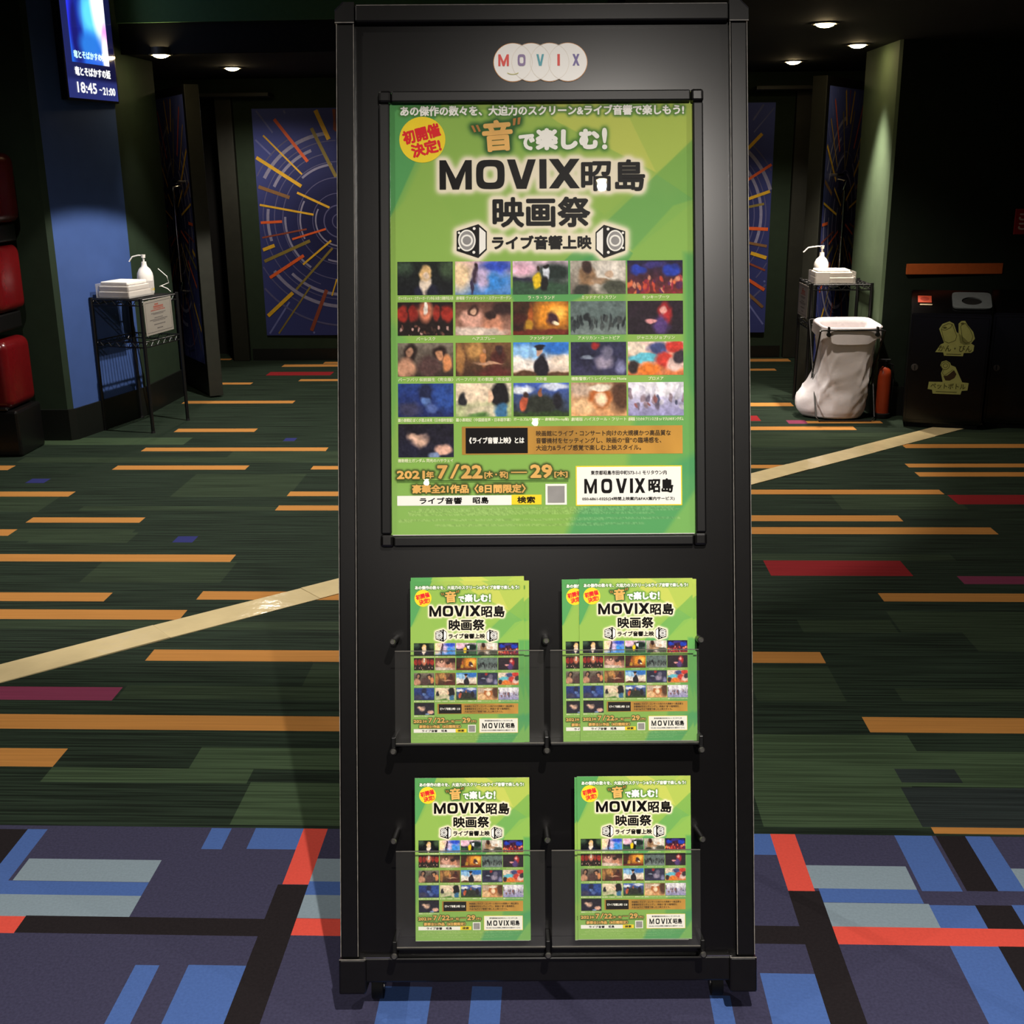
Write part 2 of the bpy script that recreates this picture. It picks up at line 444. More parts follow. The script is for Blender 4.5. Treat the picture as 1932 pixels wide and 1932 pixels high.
TITLES = ['ヴァイオレット・エヴァーガーデン外伝 永遠と自動手記人形', '劇場版 ヴァイオレット・エヴァーガーデン', 'ラ・ラ・ランド', 'ミッドナイトスワン', 'キンキーブーツ',
          'バーレスク', 'ヘアスプレー', 'ファンタジア', 'アメリカン・ユートピア', 'ジャニス:ジョプリン',
          'バーフバリ 伝説誕生〈完全版〉', 'バーフバリ 王の凱旋〈完全版〉', '天外者', '機動警察パトレイバー the Movie', 'プロメア',
          '羅小黒戦記 ぼくが選ぶ未来〈日本語吹替版〉', '羅小黒戦記〈中国語音声・日本語字幕〉', 'ガールズ&パンツァー 劇場版(Blu-ray版)', '劇場版 ハイスクール・フリート', '劇場版 うたの☆プリンスさまっ♪ マジLOVEキングダム', '機動戦士ガンダム 閃光のハサウェイ']
for i, t in enumerate(TITLES):
    c, r = i % 5, i // 5
    T('captions', t, STILL_X[c] + STILL_W / 2, STILL_Y[r] + 69.5 + c * .6, min(104, len(t) * 7.2), 7, .2, copies=3)

# painted sheet: soft facets of green, halos round the lettering
GX0, GX1, GY0, GY1, GS = -4.0, 580.0, 22.0, -812.0, 2.0
gnx, gny = int((GX1 - GX0) / GS) + 1, int((GY0 - GY1) / GS) + 1
gx, gy = np.meshgrid(GX0 + np.arange(gnx) * GS, GY0 - np.arange(gny) * GS)
ppx = gx + 734 + 6 * (-gy) / 817.0; ppy = -gy + 193 + gx * 0.0055
def P1(zx, zy): return 720 + zx * .3157, 160 + zy * .3157
img = np.empty((gny, gnx, 3))
tv = np.clip((ppy - 190) / 820, 0, 1)[..., None]
img[:] = np.array((140, 190, 78)) * (1 - tv) + np.array((126, 184, 80)) * tv
def facet(poly, col, alpha=1.0, soft=1.5):
    global img
    a = np.ones(img.shape[:2]) * alpha; n = len(poly)
    ar = sum(poly[i][0] * poly[(i + 1) % n][1] - poly[(i + 1) % n][0] * poly[i][1] for i in range(n)); sg = 1 if ar > 0 else -1
    for i in range(n):
        (xa, ya), (xb, yb) = poly[i], poly[(i + 1) % n]; L = math.hypot(xb - xa, yb - ya)
        d = sg * ((xb - xa) * (ppy - ya) - (yb - ya) * (ppx - xa)) / L
        a = np.minimum(a, np.clip(d / soft + .5, 0, 1) * alpha)
    img = img * (1 - a[..., None]) + np.array(col) * a[..., None]
Z = lambda *pts: [P1(*p) for p in pts]
facet(Z((200, -60), (2000, -60), (2000, 500), (1500, 800), (650, 160)), (165, 200, 84), .8, 30)
facet(Z((0, -60), (430, -60), (50, 780), (0, 780)), (58, 152, 84), .85)
facet(Z((0, 300), (240, 400), (60, 780), (0, 780)), (74, 164, 92), .6, 20)
facet(Z((230, 450), (610, 1120), (-300, 1120), (60, 760)), (140, 190, 80), .7)
facet(Z((620, 150), (960, 170), (1640, 530), (1330, 780), (900, 420)), (150, 195, 78), .5)
facet(Z((1000, -60), (1480, 200), (1640, 530), (1050, 220), (700, -60)), (206, 216, 92), .75)
facet(Z((1480, 200), (1860, -60), (2000, -60), (2000, 260), (1640, 530)), (180, 206, 82), .7)
facet(Z((1860, 330), (2000, 250), (2000, 750), (1860, 700), (1640, 540)), (108, 176, 74), .75)
facet(Z((1640, 540), (1870, 700), (1500, 1000), (1330, 830)), (92, 170, 84), .75)
facet(Z((1740, 730), (2000, 650), (2000, 1300), (1480, 1010)), (132, 190, 80), .8)
facet(Z((1080, 1060), (1290, 860), (1500, 1010), (1420, 1150), (1000, 1150)), (66, 160, 84), .75)
facet([(1290, 480), (1330, 480), (1330, 820), (1290, 700)], (66, 158, 84), .75, 12)
facet([(960, 545), (1120, 480), (1100, 560), (985, 610)], (60, 156, 86), .8, 6)
facet([(960, 610), (1180, 545), (1180, 650), (970, 650)], (92, 172, 80), .6, 10)
facet([(730, 590), (770, 640), (740, 820), (720, 820)], (92, 172, 82), .6, 14)
facet([(1200, 760), (1330, 640), (1330, 900), (1180, 900)], (72, 162, 88), .6, 14)
facet([(1090, 960), (1330, 850), (1330, 1030), (1060, 1030)], (56, 156, 100), .75, 16)
facet([(720, 900), (960, 960), (1000, 1040), (720, 1040)], (134, 190, 92), .6, 20)
facet([(1230, 1040), (1330, 900), (1330, 1040)], (128, 190, 90), .7, 8)
def halo(keys, r, sig, col, alpha):
    global img
    m = np.zeros(img.shape[:2])
    for k in keys: m = np.maximum(m, ink[k].raster(GX0, GY0, gnx, gny, GS))
    m = np.clip(blur(dilate(m, r), sig) * 1.25, 0, 1)[..., None] * alpha
    img = img * (1 - m) + np.array(col) * m
halo(('title_black', 'subtitle_black', 'speaker_black'), 3.2, 2.0, (250, 246, 220), 1.0)
halo(('headline',), 1, 1.0, (52, 110, 44), .75)
halo(('sound_gold', 'quotes'), 2.0, 2.0, (22, 74, 30), .95)
halo(('title_white',), 1.5, 1.6, (44, 110, 36), .8)
halo(('date_gold',), 1.2, .8, (48, 66, 22), .95)
rng = np.random.default_rng(3)
for (y0, x0, x1) in ((958, 790, 1270), (963, 770, 1280), (968, 770, 1235), (979, 752, 1282), (989, 820, 1215)):
    band = (np.abs(ppy - y0) < 2.2) & (ppx > x0) & (ppx < x1)
    img[band] = img[band] * .84 + np.array((214, 228, 176)) * .16 * (rng.random(band.sum())[:, None] * 1.2 + .3)
img = (img * .87 + np.array((206, 218, 140)) * .13) * np.array((.98, .95, .97))
ME_SHEETPRINT = colour_grid('printed_sheet', img, GX0, GY0, GS, GS, S, 0.0012)

# film stills: soft generic pictures in the photo's colours
def still(top, bottom, blobs, seed, grain=3):
    w, h = 79, 47; X, Y = np.meshgrid(np.linspace(0, 1, w), np.linspace(0, 1, h)); rg = np.random.default_rng(seed)
    nz = lambda sg: blur(rg.normal(size=(h, w)), sg) * sg * 3.5
    X = X + .013 * nz(4.0) + .005 * nz(1.8); Y = Y + .024 * nz(4.0) + .008 * nz(1.8)
    a = np.clip(Y, 0, 1)[..., None]; im = np.array(top) * (1 - a) + np.array(bottom) * a
    for (cx, cy, rx, ry, col, soft, *al) in blobs:
        d = np.sqrt(((X - cx) / rx) ** 2 + ((Y - cy) / ry) ** 2)
        m = np.clip((1 - d) / (soft * .8) + .5, 0, 1)[..., None] * (al[0] if al else 1.0)
        im = im * (1 - m) + np.array(col) * m
    return np.clip(im * (1 + .06 * nz(2.4) + .04 * nz(1.0))[..., None] + (nz(1.0) * grain)[..., None], 0, 255)
def crowd(n, y0, y1, cols, seed, rx=.03, ry=.09):
    rg = random.Random(seed); return [(rg.random(), rg.uniform(y0, y1), rx * rg.uniform(.6, 1.4), ry * rg.uniform(.6, 1.4), rg.choice(cols), .6) for _ in range(n)]
BLK = (18, 16, 18)
STILLS = [
    ((26, 34, 28), (16, 18, 24), [(.1, .2, .15, .2, (60, 80, 62), 1.2), (.9, .2, .12, .3, (66, 86, 60), 1.2), (.51, .72, .1, .3, (228, 210, 190), .5), (.5, .33, .11, .24, (214, 176, 120), .4), (.5, .42, .06, .12, (240, 214, 190), .5), (.38, .9, .1, .2, (28, 30, 50), .6), (.63, .9, .1, .2, (28, 30, 50), .6)]),
    ((214, 176, 190), (70, 130, 200), [(.1, .4, .2, .5, (246, 214, 170), 1.2), (.75, .15, .3, .2, (50, 80, 190), 1), (.7, .6, .3, .25, (60, 140, 220), 1), (.35, .35, .06, .3, (62, 44, 60), .6), (.35, .1, .035, .06, (44, 30, 30), .6), (.3, .75, .03, .25, (60, 50, 80), .6), (.5, .5, .12, .3, (196, 176, 210), .9)]),
    ((226, 196, 214), (44, 74, 50), [(.2, .6, .5, .1, (44, 40, 64), .8), (.5, .9, 1.2, .3, (52, 82, 60), .5), (.75, .35, .3, .25, (30, 44, 40), .9), (.15, .25, .25, .2, (230, 180, 200), 1), (.45, .6, .08, .22, (226, 190, 30), .5), (.46, .25, .035, .08, (60, 40, 30), .6), (.6, .4, .05, .2, (222, 226, 236), .5), (.57, .7, .06, .22, BLK, .5), (.6, .18, .03, .06, BLK, .6)]),
    ((190, 182, 168), (110, 100, 90), [(.7, .5, .3, .5, (222, 214, 202), .8), (.32, .5, .16, .3, (150, 116, 84), .5), (.33, .2, .09, .2, (60, 40, 36), .5), (.55, .62, .18, .08, (170, 140, 112), .6), (.7, .4, .07, .1, (206, 176, 150), .5), (.8, .8, .25, .25, (72, 74, 62), .6), (.2, .9, .15, .2, (56, 56, 50), .6)]),
    ((28, 26, 62), (120, 44, 40), [(.2, .3, .15, .15, (36, 60, 170), .6), (.8, .3, .15, .15, (36, 60, 170), .6), (.5, .15, .2, .1, (60, 50, 120), .8)] + crowd(44, .5, 1, [(190, 70, 50), (220, 110, 70), (150, 40, 60), (90, 40, 80), (214, 140, 110)], 5)),
    ((36, 20, 20), (30, 20, 18), [(.1, .35, .1, .25, (150, 40, 30), .5), (.3, .35, .08, .25, (136, 36, 28), .5), (.7, .35, .08, .25, (140, 40, 30), .5), (.9, .35, .1, .25, (156, 42, 30), .5), (.5, .3, .12, .3, (200, 120, 90), .8), (.5, .2, .03, .2, (250, 240, 226), .5)] + crowd(30, .7, 1, [(60, 40, 36), (110, 70, 60), (30, 20, 20), (190, 150, 140)], 6, .02, .05)),
    ((90, 56, 46), (176, 130, 110), [(.85, .2, .2, .2, (50, 30, 30), .8), (.3, .5, .2, .3, (226, 170, 150), .6), (.33, .25, .09, .16, (60, 36, 30), .5), (.33, .27, .05, .1, (226, 180, 150), .5), (.68, .65, .2, .25, (206, 140, 110), .6), (.65, .4, .1, .12, (50, 30, 28), .5), (.4, .9, .5, .15, (220, 200, 186), .7)]),
    ((60, 34, 18), (50, 20, 16), [(.72, .4, .36, .5, (236, 150, 40), 1.1), (.8, .35, .15, .2, (250, 190, 80), .9), (.3, .5, .05, .4, (160, 80, 30), .6), (.28, .75, .08, .2, (190, 140, 40), .7), (.1, .5, .12, .2, (70, 26, 20), .8), (.72, .55, .1, .2, (60, 30, 40), .8), (.76, .68, .06, .06, (255, 240, 200), .7), (.5, .95, .8, .1, (110, 40, 24), .7)]),
    ((86, 100, 98), (112, 124, 122), [(.5, .25, .6, .3, (96, 112, 110), 1)] + crowd(34, .5, .8, [(50, 58, 60), (34, 40, 44), (70, 76, 76)], 9, .03, .12)),
    ((40, 26, 38), (34, 24, 34), [(.68, .4, .13, .35, (170, 40, 44), .6), (.66, .3, .06, .13, (226, 160, 150), .5), (.6, .75, .16, .3, (86, 60, 120), .6), (.4, .62, .08, .06, (220, 150, 150), .7)]),
    ((120, 110, 98), (60, 46, 40), [(.22, .3, .13, .28, (40, 28, 26), .5), (.2, .3, .07, .15, (176, 130, 104), .5), (.15, .75, .18, .3, (190, 140, 112), .6), (.75, .3, .14, .2, (44, 30, 28), .5), (.74, .36, .07, .15, (196, 140, 104), .5), (.55, .7, .2, .3, (84, 60, 58), .6), (.88, .6, .09, .25, (214, 140, 90), .6)]),
    ((120, 84, 52), (70, 46, 34), [(.35, .25, .15, .3, (190, 140, 80), .9), (.08, .5, .08, .4, (170, 120, 70), .7), (.5, .5, .06, .2, (200, 130, 76), .6), (.5, .25, .03, .07, (190, 140, 110), .6), (.78, .45, .12, .3, (84, 40, 34), .6), (.78, .2, .06, .12, (60, 40, 40), .6), (.6, .62, .25, .04, (196, 150, 120), .7), (.7, .9, .3, .2, (90, 40, 36), .8)]),
    ((60, 130, 214), (236, 196, 160), [(.2, .3, .4, .2, (150, 200, 246), 1), (.8, .15, .3, .2, (46, 116, 206), 1), (.15, .65, .3, .2, (250, 240, 230), .9), (.9, .6, .3, .2, (246, 226, 206), .9), (.5, .98, .8, .1, (90, 60, 40), .6), (.51, .75, .13, .36, (28, 24, 34), .35), (.46, .27, .06, .13, (206, 160, 136), .45), (.47, .13, .1, .07, (30, 24, 28), .4), (.47, .2, .08, .06, (30, 24, 28), .5)]),
    ((44, 46, 74), (50, 48, 78), [(.25, .4, .2, .3, (30, 30, 56), .8), (.6, .6, .15, .2, (150, 140, 160), .8), (.65, .3, .1, .2, (110, 106, 130), .8), (.9, .75, .1, .2, (130, 130, 170), .8), (.3, .5, .12, .06, (140, 150, 170), .8), (.45, .1, .06, .1, (150, 40, 40), .8)]),
    ((236, 206, 196), (214, 120, 70), [(.15, .2, .2, .2, (240, 220, 200), .7), (.3, .5, .3, .14, (100, 190, 210), .5), (.55, .2, .2, .2, (70, 80, 130), .6), (.85, .15, .15, .2, (206, 60, 50), .5), (.65, .55, .16, .25, (200, 60, 50), .5), (.85, .7, .16, .2, (236, 200, 190), .6), (.1, .75, .1, .2, (50, 40, 40), .5), (.4, .85, .2, .15, (240, 130, 50), .5), (.92, .45, .1, .2, (60, 50, 60), .6)]),
    ((38, 62, 130), (30, 40, 90), [(.5, .3, .12, .3, (30, 36, 70), .7), (.5, .55, .08, .15, (90, 120, 180), .8), (.6, .75, .1, .12, (80, 100, 160), .8), (.85, .4, .2, .4, (44, 76, 150), 1), (.2, .8, .2, .2, (60, 60, 90), .9)]),
    ((230, 214, 190), (150, 170, 110), [(.3, .3, .35, .3, (236, 214, 186), .8), (.5, .85, .4, .2, (200, 190, 160), .8), (.8, .35, .17, .4, (24, 22, 26), .4), (.62, .42, .06, .2, (230, 190, 160), .5), (.82, .85, .13, .25, (60, 110, 150), .5), (.12, .5, .08, .2, (40, 40, 44), .6), (.4, .95, .2, .1, (90, 130, 70), .8)]),
    ((70, 100, 190), (46, 50, 44), [(.15, .2, .2, .12, (226, 230, 240), .8), (.75, .12, .25, .1, (214, 220, 240), .8), (.5, .65, .35, .3, (44, 48, 40), .7), (.17, .6, .07, .2, (196, 90, 60), .6), (.2, .35, .05, .1, (60, 40, 40), .6), (.5, .3, .05, .12, (150, 90, 60), .6), (.8, .55, .08, .25, (30, 28, 36), .6), (.5, 1, .9, .15, (50, 70, 36), .6)]),
    ((190, 150, 116), (226, 170, 116), [(.9, .4, .2, .5, (90, 60, 44), .8), (.15, .2, .25, .2, (196, 170, 150), .8), (.53, .42, .2, .36, (180, 100, 50), .5), (.53, .5, .12, .22, (244, 206, 170), .5), (.52, .15, .2, .12, (240, 226, 206), .5), (.2, .72, .2, .22, (244, 200, 150), .7), (.55, .95, .2, .15, (220, 160, 110), .7)]),
    ((226, 222, 236), (150, 146, 190), [(.5, .2, .6, .2, (236, 232, 240), 1)] + crowd(30, .25, .75, [(110, 100, 120), (150, 130, 140), (200, 196, 210), (140, 90, 90), (80, 84, 110)], 12, .035, .11)),
    ((32, 28, 40), (34, 34, 52), [(.35, .42, .2, .3, (226, 184, 160), .45), (.32, .15, .22, .18, (28, 24, 34), .45), (.15, .85, .25, .3, (34, 34, 54), .6), (.82, .78, .17, .16, (226, 176, 156), .5), (.65, .95, .12, .1, (130, 150, 190), .6), (.75, .3, .3, .3, (30, 28, 42), .8)]),
]
ME_STILLS = []
for i, (t0, b0, bl) in enumerate(STILLS):
    c, r = i % 5, i // 5
    x0, y0 = D(STILL_X[c], STILL_Y[r])
    y0 = -(STILL_Y[r] - 193 - (STILL_X[0] - 734) * .0055)
    x0 = STILL_X[c] - 734 - 4.0
    ME_STILLS.append(colour_grid('film_still', still(t0, b0, bl, i), x0, y0, STILL_W / 78, STILL_H / 46, S, 0.0016))

PRINT_PARTS = [('print_' + n, ink[k].mesh(n, S, d), K[m]) for n, k, d, m in (
    ('headline', 'headline', .0018, 'ink_white'), ('badge', 'badge', .0017, 'ink_yellow'), ('badge_lettering', 'badge_red', .0019, 'ink_red'),
    ('sound_character', 'sound_gold', .0018, 'ink_gold'), ('quotation_marks', 'quotes', .0018, 'ink_bronze'), ('title_white', 'title_white', .0018, 'ink_white'),
    ('title_black', 'title_black', .0018, 'ink_black'), ('subtitle', 'subtitle_black', .0018, 'ink_black'),
    ('speaker_icons', 'speaker_black', .0017, 'ink_black'), ('speaker_cones', 'speaker_white', .0019, 'ink_white'), ('speaker_rims', 'speaker_grey', .0020, 'ink_grey'), ('speaker_rings', 'speaker_ring', .0021, 'ink_white'),
    ('gold_bar', 'bar_gold', .0016, 'ink_bar'), ('black_box', 'bar_black', .0017, 'ink_black'), ('box_lettering', 'bar_text', .0019, 'ink_white'), ('bar_lettering', 'bar_brown', .0019, 'ink_brown'),
    ('dates', 'date_gold', .0018, 'ink_gold'), ('rule', 'rule', .0016, 'ink_dkgreen'), ('search_box', 'search_white', .0017, 'ink_white'), ('search_button', 'search_yellow', .0017, 'ink_yellow'), ('search_lettering', 'search_text', .0019, 'ink_black'),
    ('white_patch', 'code_patch', .0017, 'ink_white'), ('grey_patch', 'code_grey', .0023, 'ink_grey'), ('venue_border', 'venue_yellow', .0016, 'ink_yellow'), ('venue_box', 'venue_white', .0017, 'ink_white'), ('venue_lettering', 'venue_text', .0019, 'ink_black'),
    ('captions', 'captions', .0018, 'ink_cream'))]
for n, me, m in PRINT_PARTS: me.materials.append(m)
ME_SHEETPRINT.materials.append(K['print'])
for me in ME_STILLS: me.materials.append(K['print'])

def print_on(parent, k, origin, full=True):
    """Adds the printed layout (scaled by k) to a sheet; origin = layout origin in the sheet's own space."""
    items = [('printed_background', ME_SHEETPRINT)]
    if full: items += [('film_still', me) for me in ME_STILLS] + [(n, me) for n, me, _ in PRINT_PARTS]
    for n, me in items:
        o = link(n, me, None, parent); o.scale = (k, k, k); o.location = origin
        if n.startswith('print_') and n not in ('print_badge', 'print_gold_bar', 'print_black_box', 'print_search_box', 'print_search_button', 'print_white_patch', 'print_venue_box', 'print_venue_border'): o['kind'] = 'stuff'

# ------------------------------------------------------------------ floor: woven carpet with coloured bars
def carpet_mat(name, rgb, var, streak, bump=0.25):
    return mat(name, rgb, 0.95, 0.1, var=var, vscale=5 if streak else 160, stretch=(0.4, 22, 1) if streak else (1, 1, 1), bump=bump, bscale=900, band=(.4, .6) if streak else (.3, .7))
CK = {
    'g': carpet_mat('carpet_dark_green', (30, 41, 31), .5, True), 'l': carpet_mat('carpet_mid_green', (41, 53, 38), .35, True), 'L': carpet_mat('carpet_light_green', (54, 70, 49), .3, True),
    'D': carpet_mat('carpet_slate', (36, 43, 42), .3, True), 'O': carpet_mat('carpet_orange', (168, 116, 58), .08, True), 'R': carpet_mat('carpet_crimson', (122, 28, 32), .08, True),
    'M': carpet_mat('carpet_magenta', (110, 46, 70), .08, True), 'B': carpet_mat('carpet_deep_blue', (40, 44, 96), .1, True),
    'n': carpet_mat('carpet_navy', (55, 54, 76), .16, False), 'b': carpet_mat('carpet_blue', (66, 93, 150), .08, False), 'W': carpet_mat('carpet_grey', (120, 136, 146), .07, False),
    'K': carpet_mat('carpet_black', (30, 26, 28), .15, False), 'r': carpet_mat('carpet_coral', (200, 74, 62), .06, False)}
GREEN = [(-1.01, -0.16, 2.829, 2.953, 'L'), (-1.39, -0.83, 2.751, 2.83, 'L'), (-0.82, -0.04, 2.549, 2.759, 'L'), (-1.91, -1.34, 4.318, 4.573, 'l'), (-0.81, -0.18, 3.363, 3.54, 'l'), (-1.37, -0.18, 3.262, 3.358, 'l'), (-2.25, -0.77, 3.828, 3.908, 'l'), (-1.89, -0.8, 6.308, 6.559, 'l'), (-1.95, -1.35, 5.574, 6.031, 'l'), (-3.07, -2.51, 5.312, 5.573, 'l'), (-2.81, -1.93, 4.855, 5.026, 'l'), (-3.06, -1.22, 6.287, 6.41, 'l'), (-3.79, -2.24, 6.727, 6.919, 'L'), (-2.35, -1.9, 4.826, 4.979, 'l'), (-2.32, -1.36, 5.333, 5.405, 'l'), (0.55, 1.0, 2.96, 3.06, 'L'), (0.51, 0.93, 2.567, 2.96, 'L'), (1.05, 1.56, 3.286, 3.375, 'l'), (0.61, 0.88, 3.277, 3.542, 'l'), (0.86, 1.37, 2.772, 2.966, 'L'), (1.2, 1.8, 3.835, 4.035, 'l'), (1.41, 1.73, 3.672, 3.837, 'l'), (0.9, 1.49, 2.574, 2.767, 'D'), (0.91, 1.07, 2.792, 2.865, 'D'), (1.13, 2.99, 6.646, 7.032, 'l'), (0.86, 1.19, 3.83, 3.948, 'l'), (0.79, 1.64, 4.609, 4.691, 'l'), (1.35, 1.94, 5.36, 5.617, 'l'), (-2.41, -1.9, 7.078, 7.176, 'O'), (-2.44, -1.35, 6.562, 6.652, 'O'), (-2.45, -1.71, 6.126, 6.22, 'O'), (-3.45, -3.03, 6.119, 6.222, 'O'), (-1.35, -0.77, 6.129, 6.207, 'O'), (-2.81, -2.71, 5.845, 5.935, 'B'), (-1.66, -1.59, 6.819, 6.904, 'B'), (-3.17, -2.47, 5.58, 5.675, 'O'), (-1.36, -0.29, 5.591, 5.677, 'O'), (-1.36, -0.28, 5.336, 5.422, 'O'), (-2.49, -1.95, 5.131, 5.216, 'O'), (-2.83, -2.48, 4.927, 5.025, 'O'), (-1.7, -1.61, 4.835, 4.925, 'B'), (-2.64, -1.37, 4.572, 4.668, 'O'), (-2.4, -1.73, 4.105, 4.2, 'O'), (-1.38, -0.83, 4.129, 4.22, 'O'), (-2.3, -1.38, 3.921, 4.019, 'O'), (-1.38, -0.19, 3.553, 3.647, 'O'), (-1.95, -1.38, 3.249, 3.345, 'M'), (-1.85, -0.17, 3.056, 3.151, 'O'), (-1.74, -1.39, 2.832, 2.937, 'O'), (-2.65, -1.86, 8.0, 8.097, 'O'), (-2.62, -2.35, 8.751, 8.835, 'O'), (-2.33, -1.81, 9.15, 9.318, 'R'), (-2.3, -1.43, 9.573, 9.69, 'O'), (-2.01, -1.19, 8.886, 8.972, 'O'), (-1.98, -1.3, 9.721, 9.823, 'O'), (-2.97, -2.83, 9.941, 10.018, 'O'), (-3.52, -3.35, 7.101, 7.178, 'O'), (2.0, 2.92, 6.618, 6.717, 'O'), (1.89, 2.73, 6.167, 6.249, 'O'), (1.89, 2.65, 5.973, 6.064, 'O'), (0.6, 1.31, 6.151, 6.225, 'O'), (0.56, 1.91, 5.628, 5.714, 'O'), (1.92, 2.46, 5.45, 5.617, 'R'), (0.52, 1.58, 5.168, 5.262, 'O'), (0.5, 1.94, 4.972, 5.075, 'O'), (0.85, 1.41, 4.421, 4.609, 'R'), (1.58, 1.98, 4.33, 4.422, 'M'), (1.22, 1.9, 4.137, 4.226, 'O'), (0.44, 0.88, 3.565, 3.657, 'O'), (0.9, 1.47, 3.077, 3.175, 'O'), (1.08, 1.94, 9.743, 9.887, 'O'), (1.03, 1.74, 9.293, 9.387, 'O'), (0.88, 1.6, 7.851, 7.973, 'O'), (1.03, 1.3, 7.374, 7.54, 'R'), (1.46, 1.58, 7.287, 7.393, 'M'), (1.58, 2.05, 7.298, 7.367, 'O'), (0.8, 1.84, 7.103, 7.204, 'O'), (0.92, 1.39, 2.545, 2.574, 'O')]
BORDER = [(-1.57, -1.32, 2.302, 2.517, 'K'), (-1.32, -1.27, 2.251, 2.518, 'b'), (-0.86, -0.81, 2.439, 2.532, 'b'), (-0.75, -0.63, 2.442, 2.535, 'b'), (-1.26, -0.94, 2.301, 2.39, 'W'), (-1.46, -0.94, 2.248, 2.3, 'b'), (-1.43, -0.94, 2.167, 2.248, 'W'), (-1.17, -0.64, 2.111, 2.171, 'K'), (-1.39, -1.17, 2.109, 2.168, 'R'), (-0.57, -0.31, 2.313, 2.405, 'W'), (-0.57, -0.3, 2.261, 2.313, 'b'), (-0.58, -0.3, 2.176, 2.261, 'W'), (-0.57, -0.29, 2.116, 2.175, 'R'), (-0.64, -0.57, 1.536, 2.299, 'K'), (-0.63, -0.57, 2.3, 2.537, 'R'), (-0.87, -0.82, 1.646, 2.012, 'b'), (-0.76, -0.64, 1.649, 2.015, 'b'), (0.2, 0.52, 2.444, 2.541, 'b'), (0.28, 0.52, 2.112, 2.173, 'K'), (0.52, 0.59, 1.688, 2.302, 'K'), (0.52, 0.58, 2.301, 2.543, 'R'), (0.58, 0.81, 2.312, 2.403, 'W'), (0.59, 0.81, 2.26, 2.312, 'b'), (0.59, 0.82, 2.172, 2.259, 'W'), (0.82, 0.91, 2.307, 2.547, 'b'), (0.92, 0.99, 2.309, 2.549, 'K'), (0.99, 1.05, 2.311, 2.55, 'b'), (1.05, 1.31, 2.313, 2.4, 'W'), (0.82, 0.92, 2.171, 2.255, 'b'), (0.92, 1.0, 2.173, 2.257, 'K'), (1.0, 1.05, 2.174, 2.259, 'b'), (0.59, 1.21, 2.114, 2.174, 'R'), (0.82, 0.92, 1.696, 2.114, 'b'), (0.92, 1.03, 1.698, 2.115, 'K'), (0.41, 0.52, 1.687, 2.018, 'b'), (-0.35, -0.25, 1.709, 1.96, 'b'), (-0.17, -0.11, 1.713, 1.964, 'b'), (0.3, 0.34, 1.724, 1.949, 'b')]

def floor_mesh():
    keys = list(CK)
    X0, X1, Y0, Y1, YB = -6.0, 6.0, -6.0, 12.0, 2.535
    rects = [(X0, X1, Y0, YB, 'n'), (X0, X1, YB, Y1, 'g')] + [(a, b, max(c, YB), d, k) for a, b, c, d, k in GREEN] + [(a, b, c, min(d, YB), 'r' if k == 'R' else k) for a, b, c, d, k in BORDER]
    # the border's woven pattern goes on outside the picture: a plain repeat of its bars towards the lobby
    xs = sorted({v for r in rects for v in r[:2]}); ys = sorted({v for r in rects for v in r[2:4]})
    xi = {v: i for i, v in enumerate(xs)}; yi = {v: i for i, v in enumerate(ys)}
    g = np.zeros((len(ys) - 1, len(xs) - 1), int)
    for a, b, c, d, k in rects:
        if d > c: g[yi[c]:yi[d], xi[a]:xi[b]] = keys.index(k)
    verts = []; faces = []; mi = []
    for j in range(g.shape[0]):
        i = 0
        while i < g.shape[1]:
            e = i
            while e < g.shape[1] and g[j, e] == g[j, i]: e += 1
            n = len(verts)
            verts += [(xs[i], ys[j], 0), (xs[e], ys[j], 0), (xs[e], ys[j + 1], 0), (xs[i], ys[j + 1], 0)]
            faces.append((n, n + 1, n + 2, n + 3)); mi.append(int(g[j, i])); i = e
    me = pymesh('floor', verts, faces)
    for k in keys: me.materials.append(CK[k])
    me.polygons.foreach_set('material_index', mi)
    return me
structure(link('floor', floor_mesh()))

# cream stone strip laid diagonally through the carpet
M_stone = mat('cream_polished_stone', (204, 186, 142), 0.09, 0.5, var=.06, vscale=8, bump=0.6, bscale=12)
strip = structure(empty('trim_1', (-1.82, 3.44, 0), math.atan2(3.59, 4.10)))
ME_TILE = MB().box((0.0006, -.075, -.01), (.5994, .075, .003), .0004, 1).mesh('tile'); ME_TILE.materials.append(M_stone)
for i in range(-4, 10):
    o = link('tile', ME_TILE, None, strip); o.location = (i * .6 - .05, 0, .0005 * (i % 2)); o.rotation_euler = (0.004 * ((i * 7) % 3 - 1), 0.003 * ((i * 5) % 3 - 1), 0)

# ------------------------------------------------------------------ walls and ceilings
W_green = mat('dark_green_wall', (34, 48, 33), 0.75, 0.25, var=.08, vscale=12, bump=.06, bscale=300)
W_deep = mat('blackish_green_wall', (20, 30, 21), 0.8, 0.2, var=.1, vscale=12)
W_lit = mat('lit_green_wall', (80, 97, 72), 0.75, 0.25, var=.05, vscale=12, bump=.06, bscale=300)  # the dark wall green, lightened to carry the lamplight on the flank
W_blue = mat('blue_wall', (58, 82, 136), 0.7, 0.25, var=.05, vscale=10, bump=.06, bscale=300)
W_black = mat('black_wall', (14, 14, 13), 0.7, 0.25, var=.1, vscale=10)
W_base = mat('black_baseboard', (16, 18, 15), 0.45, 0.4)
W_jamb = mat('dull_olive_jamb', (38, 39, 32), 0.5, 0.4, var=.12, vscale=20)
W_ceil = mat('black_ceiling', (17, 19, 17), 0.8, 0.2)
W_fascia = mat('green_fascia', (68, 104, 68), 0.7, 0.25, var=.05)
def wall(name, poly, z0, z1, m): return structure(MB().prism(poly, z0, z1).build(name, m))
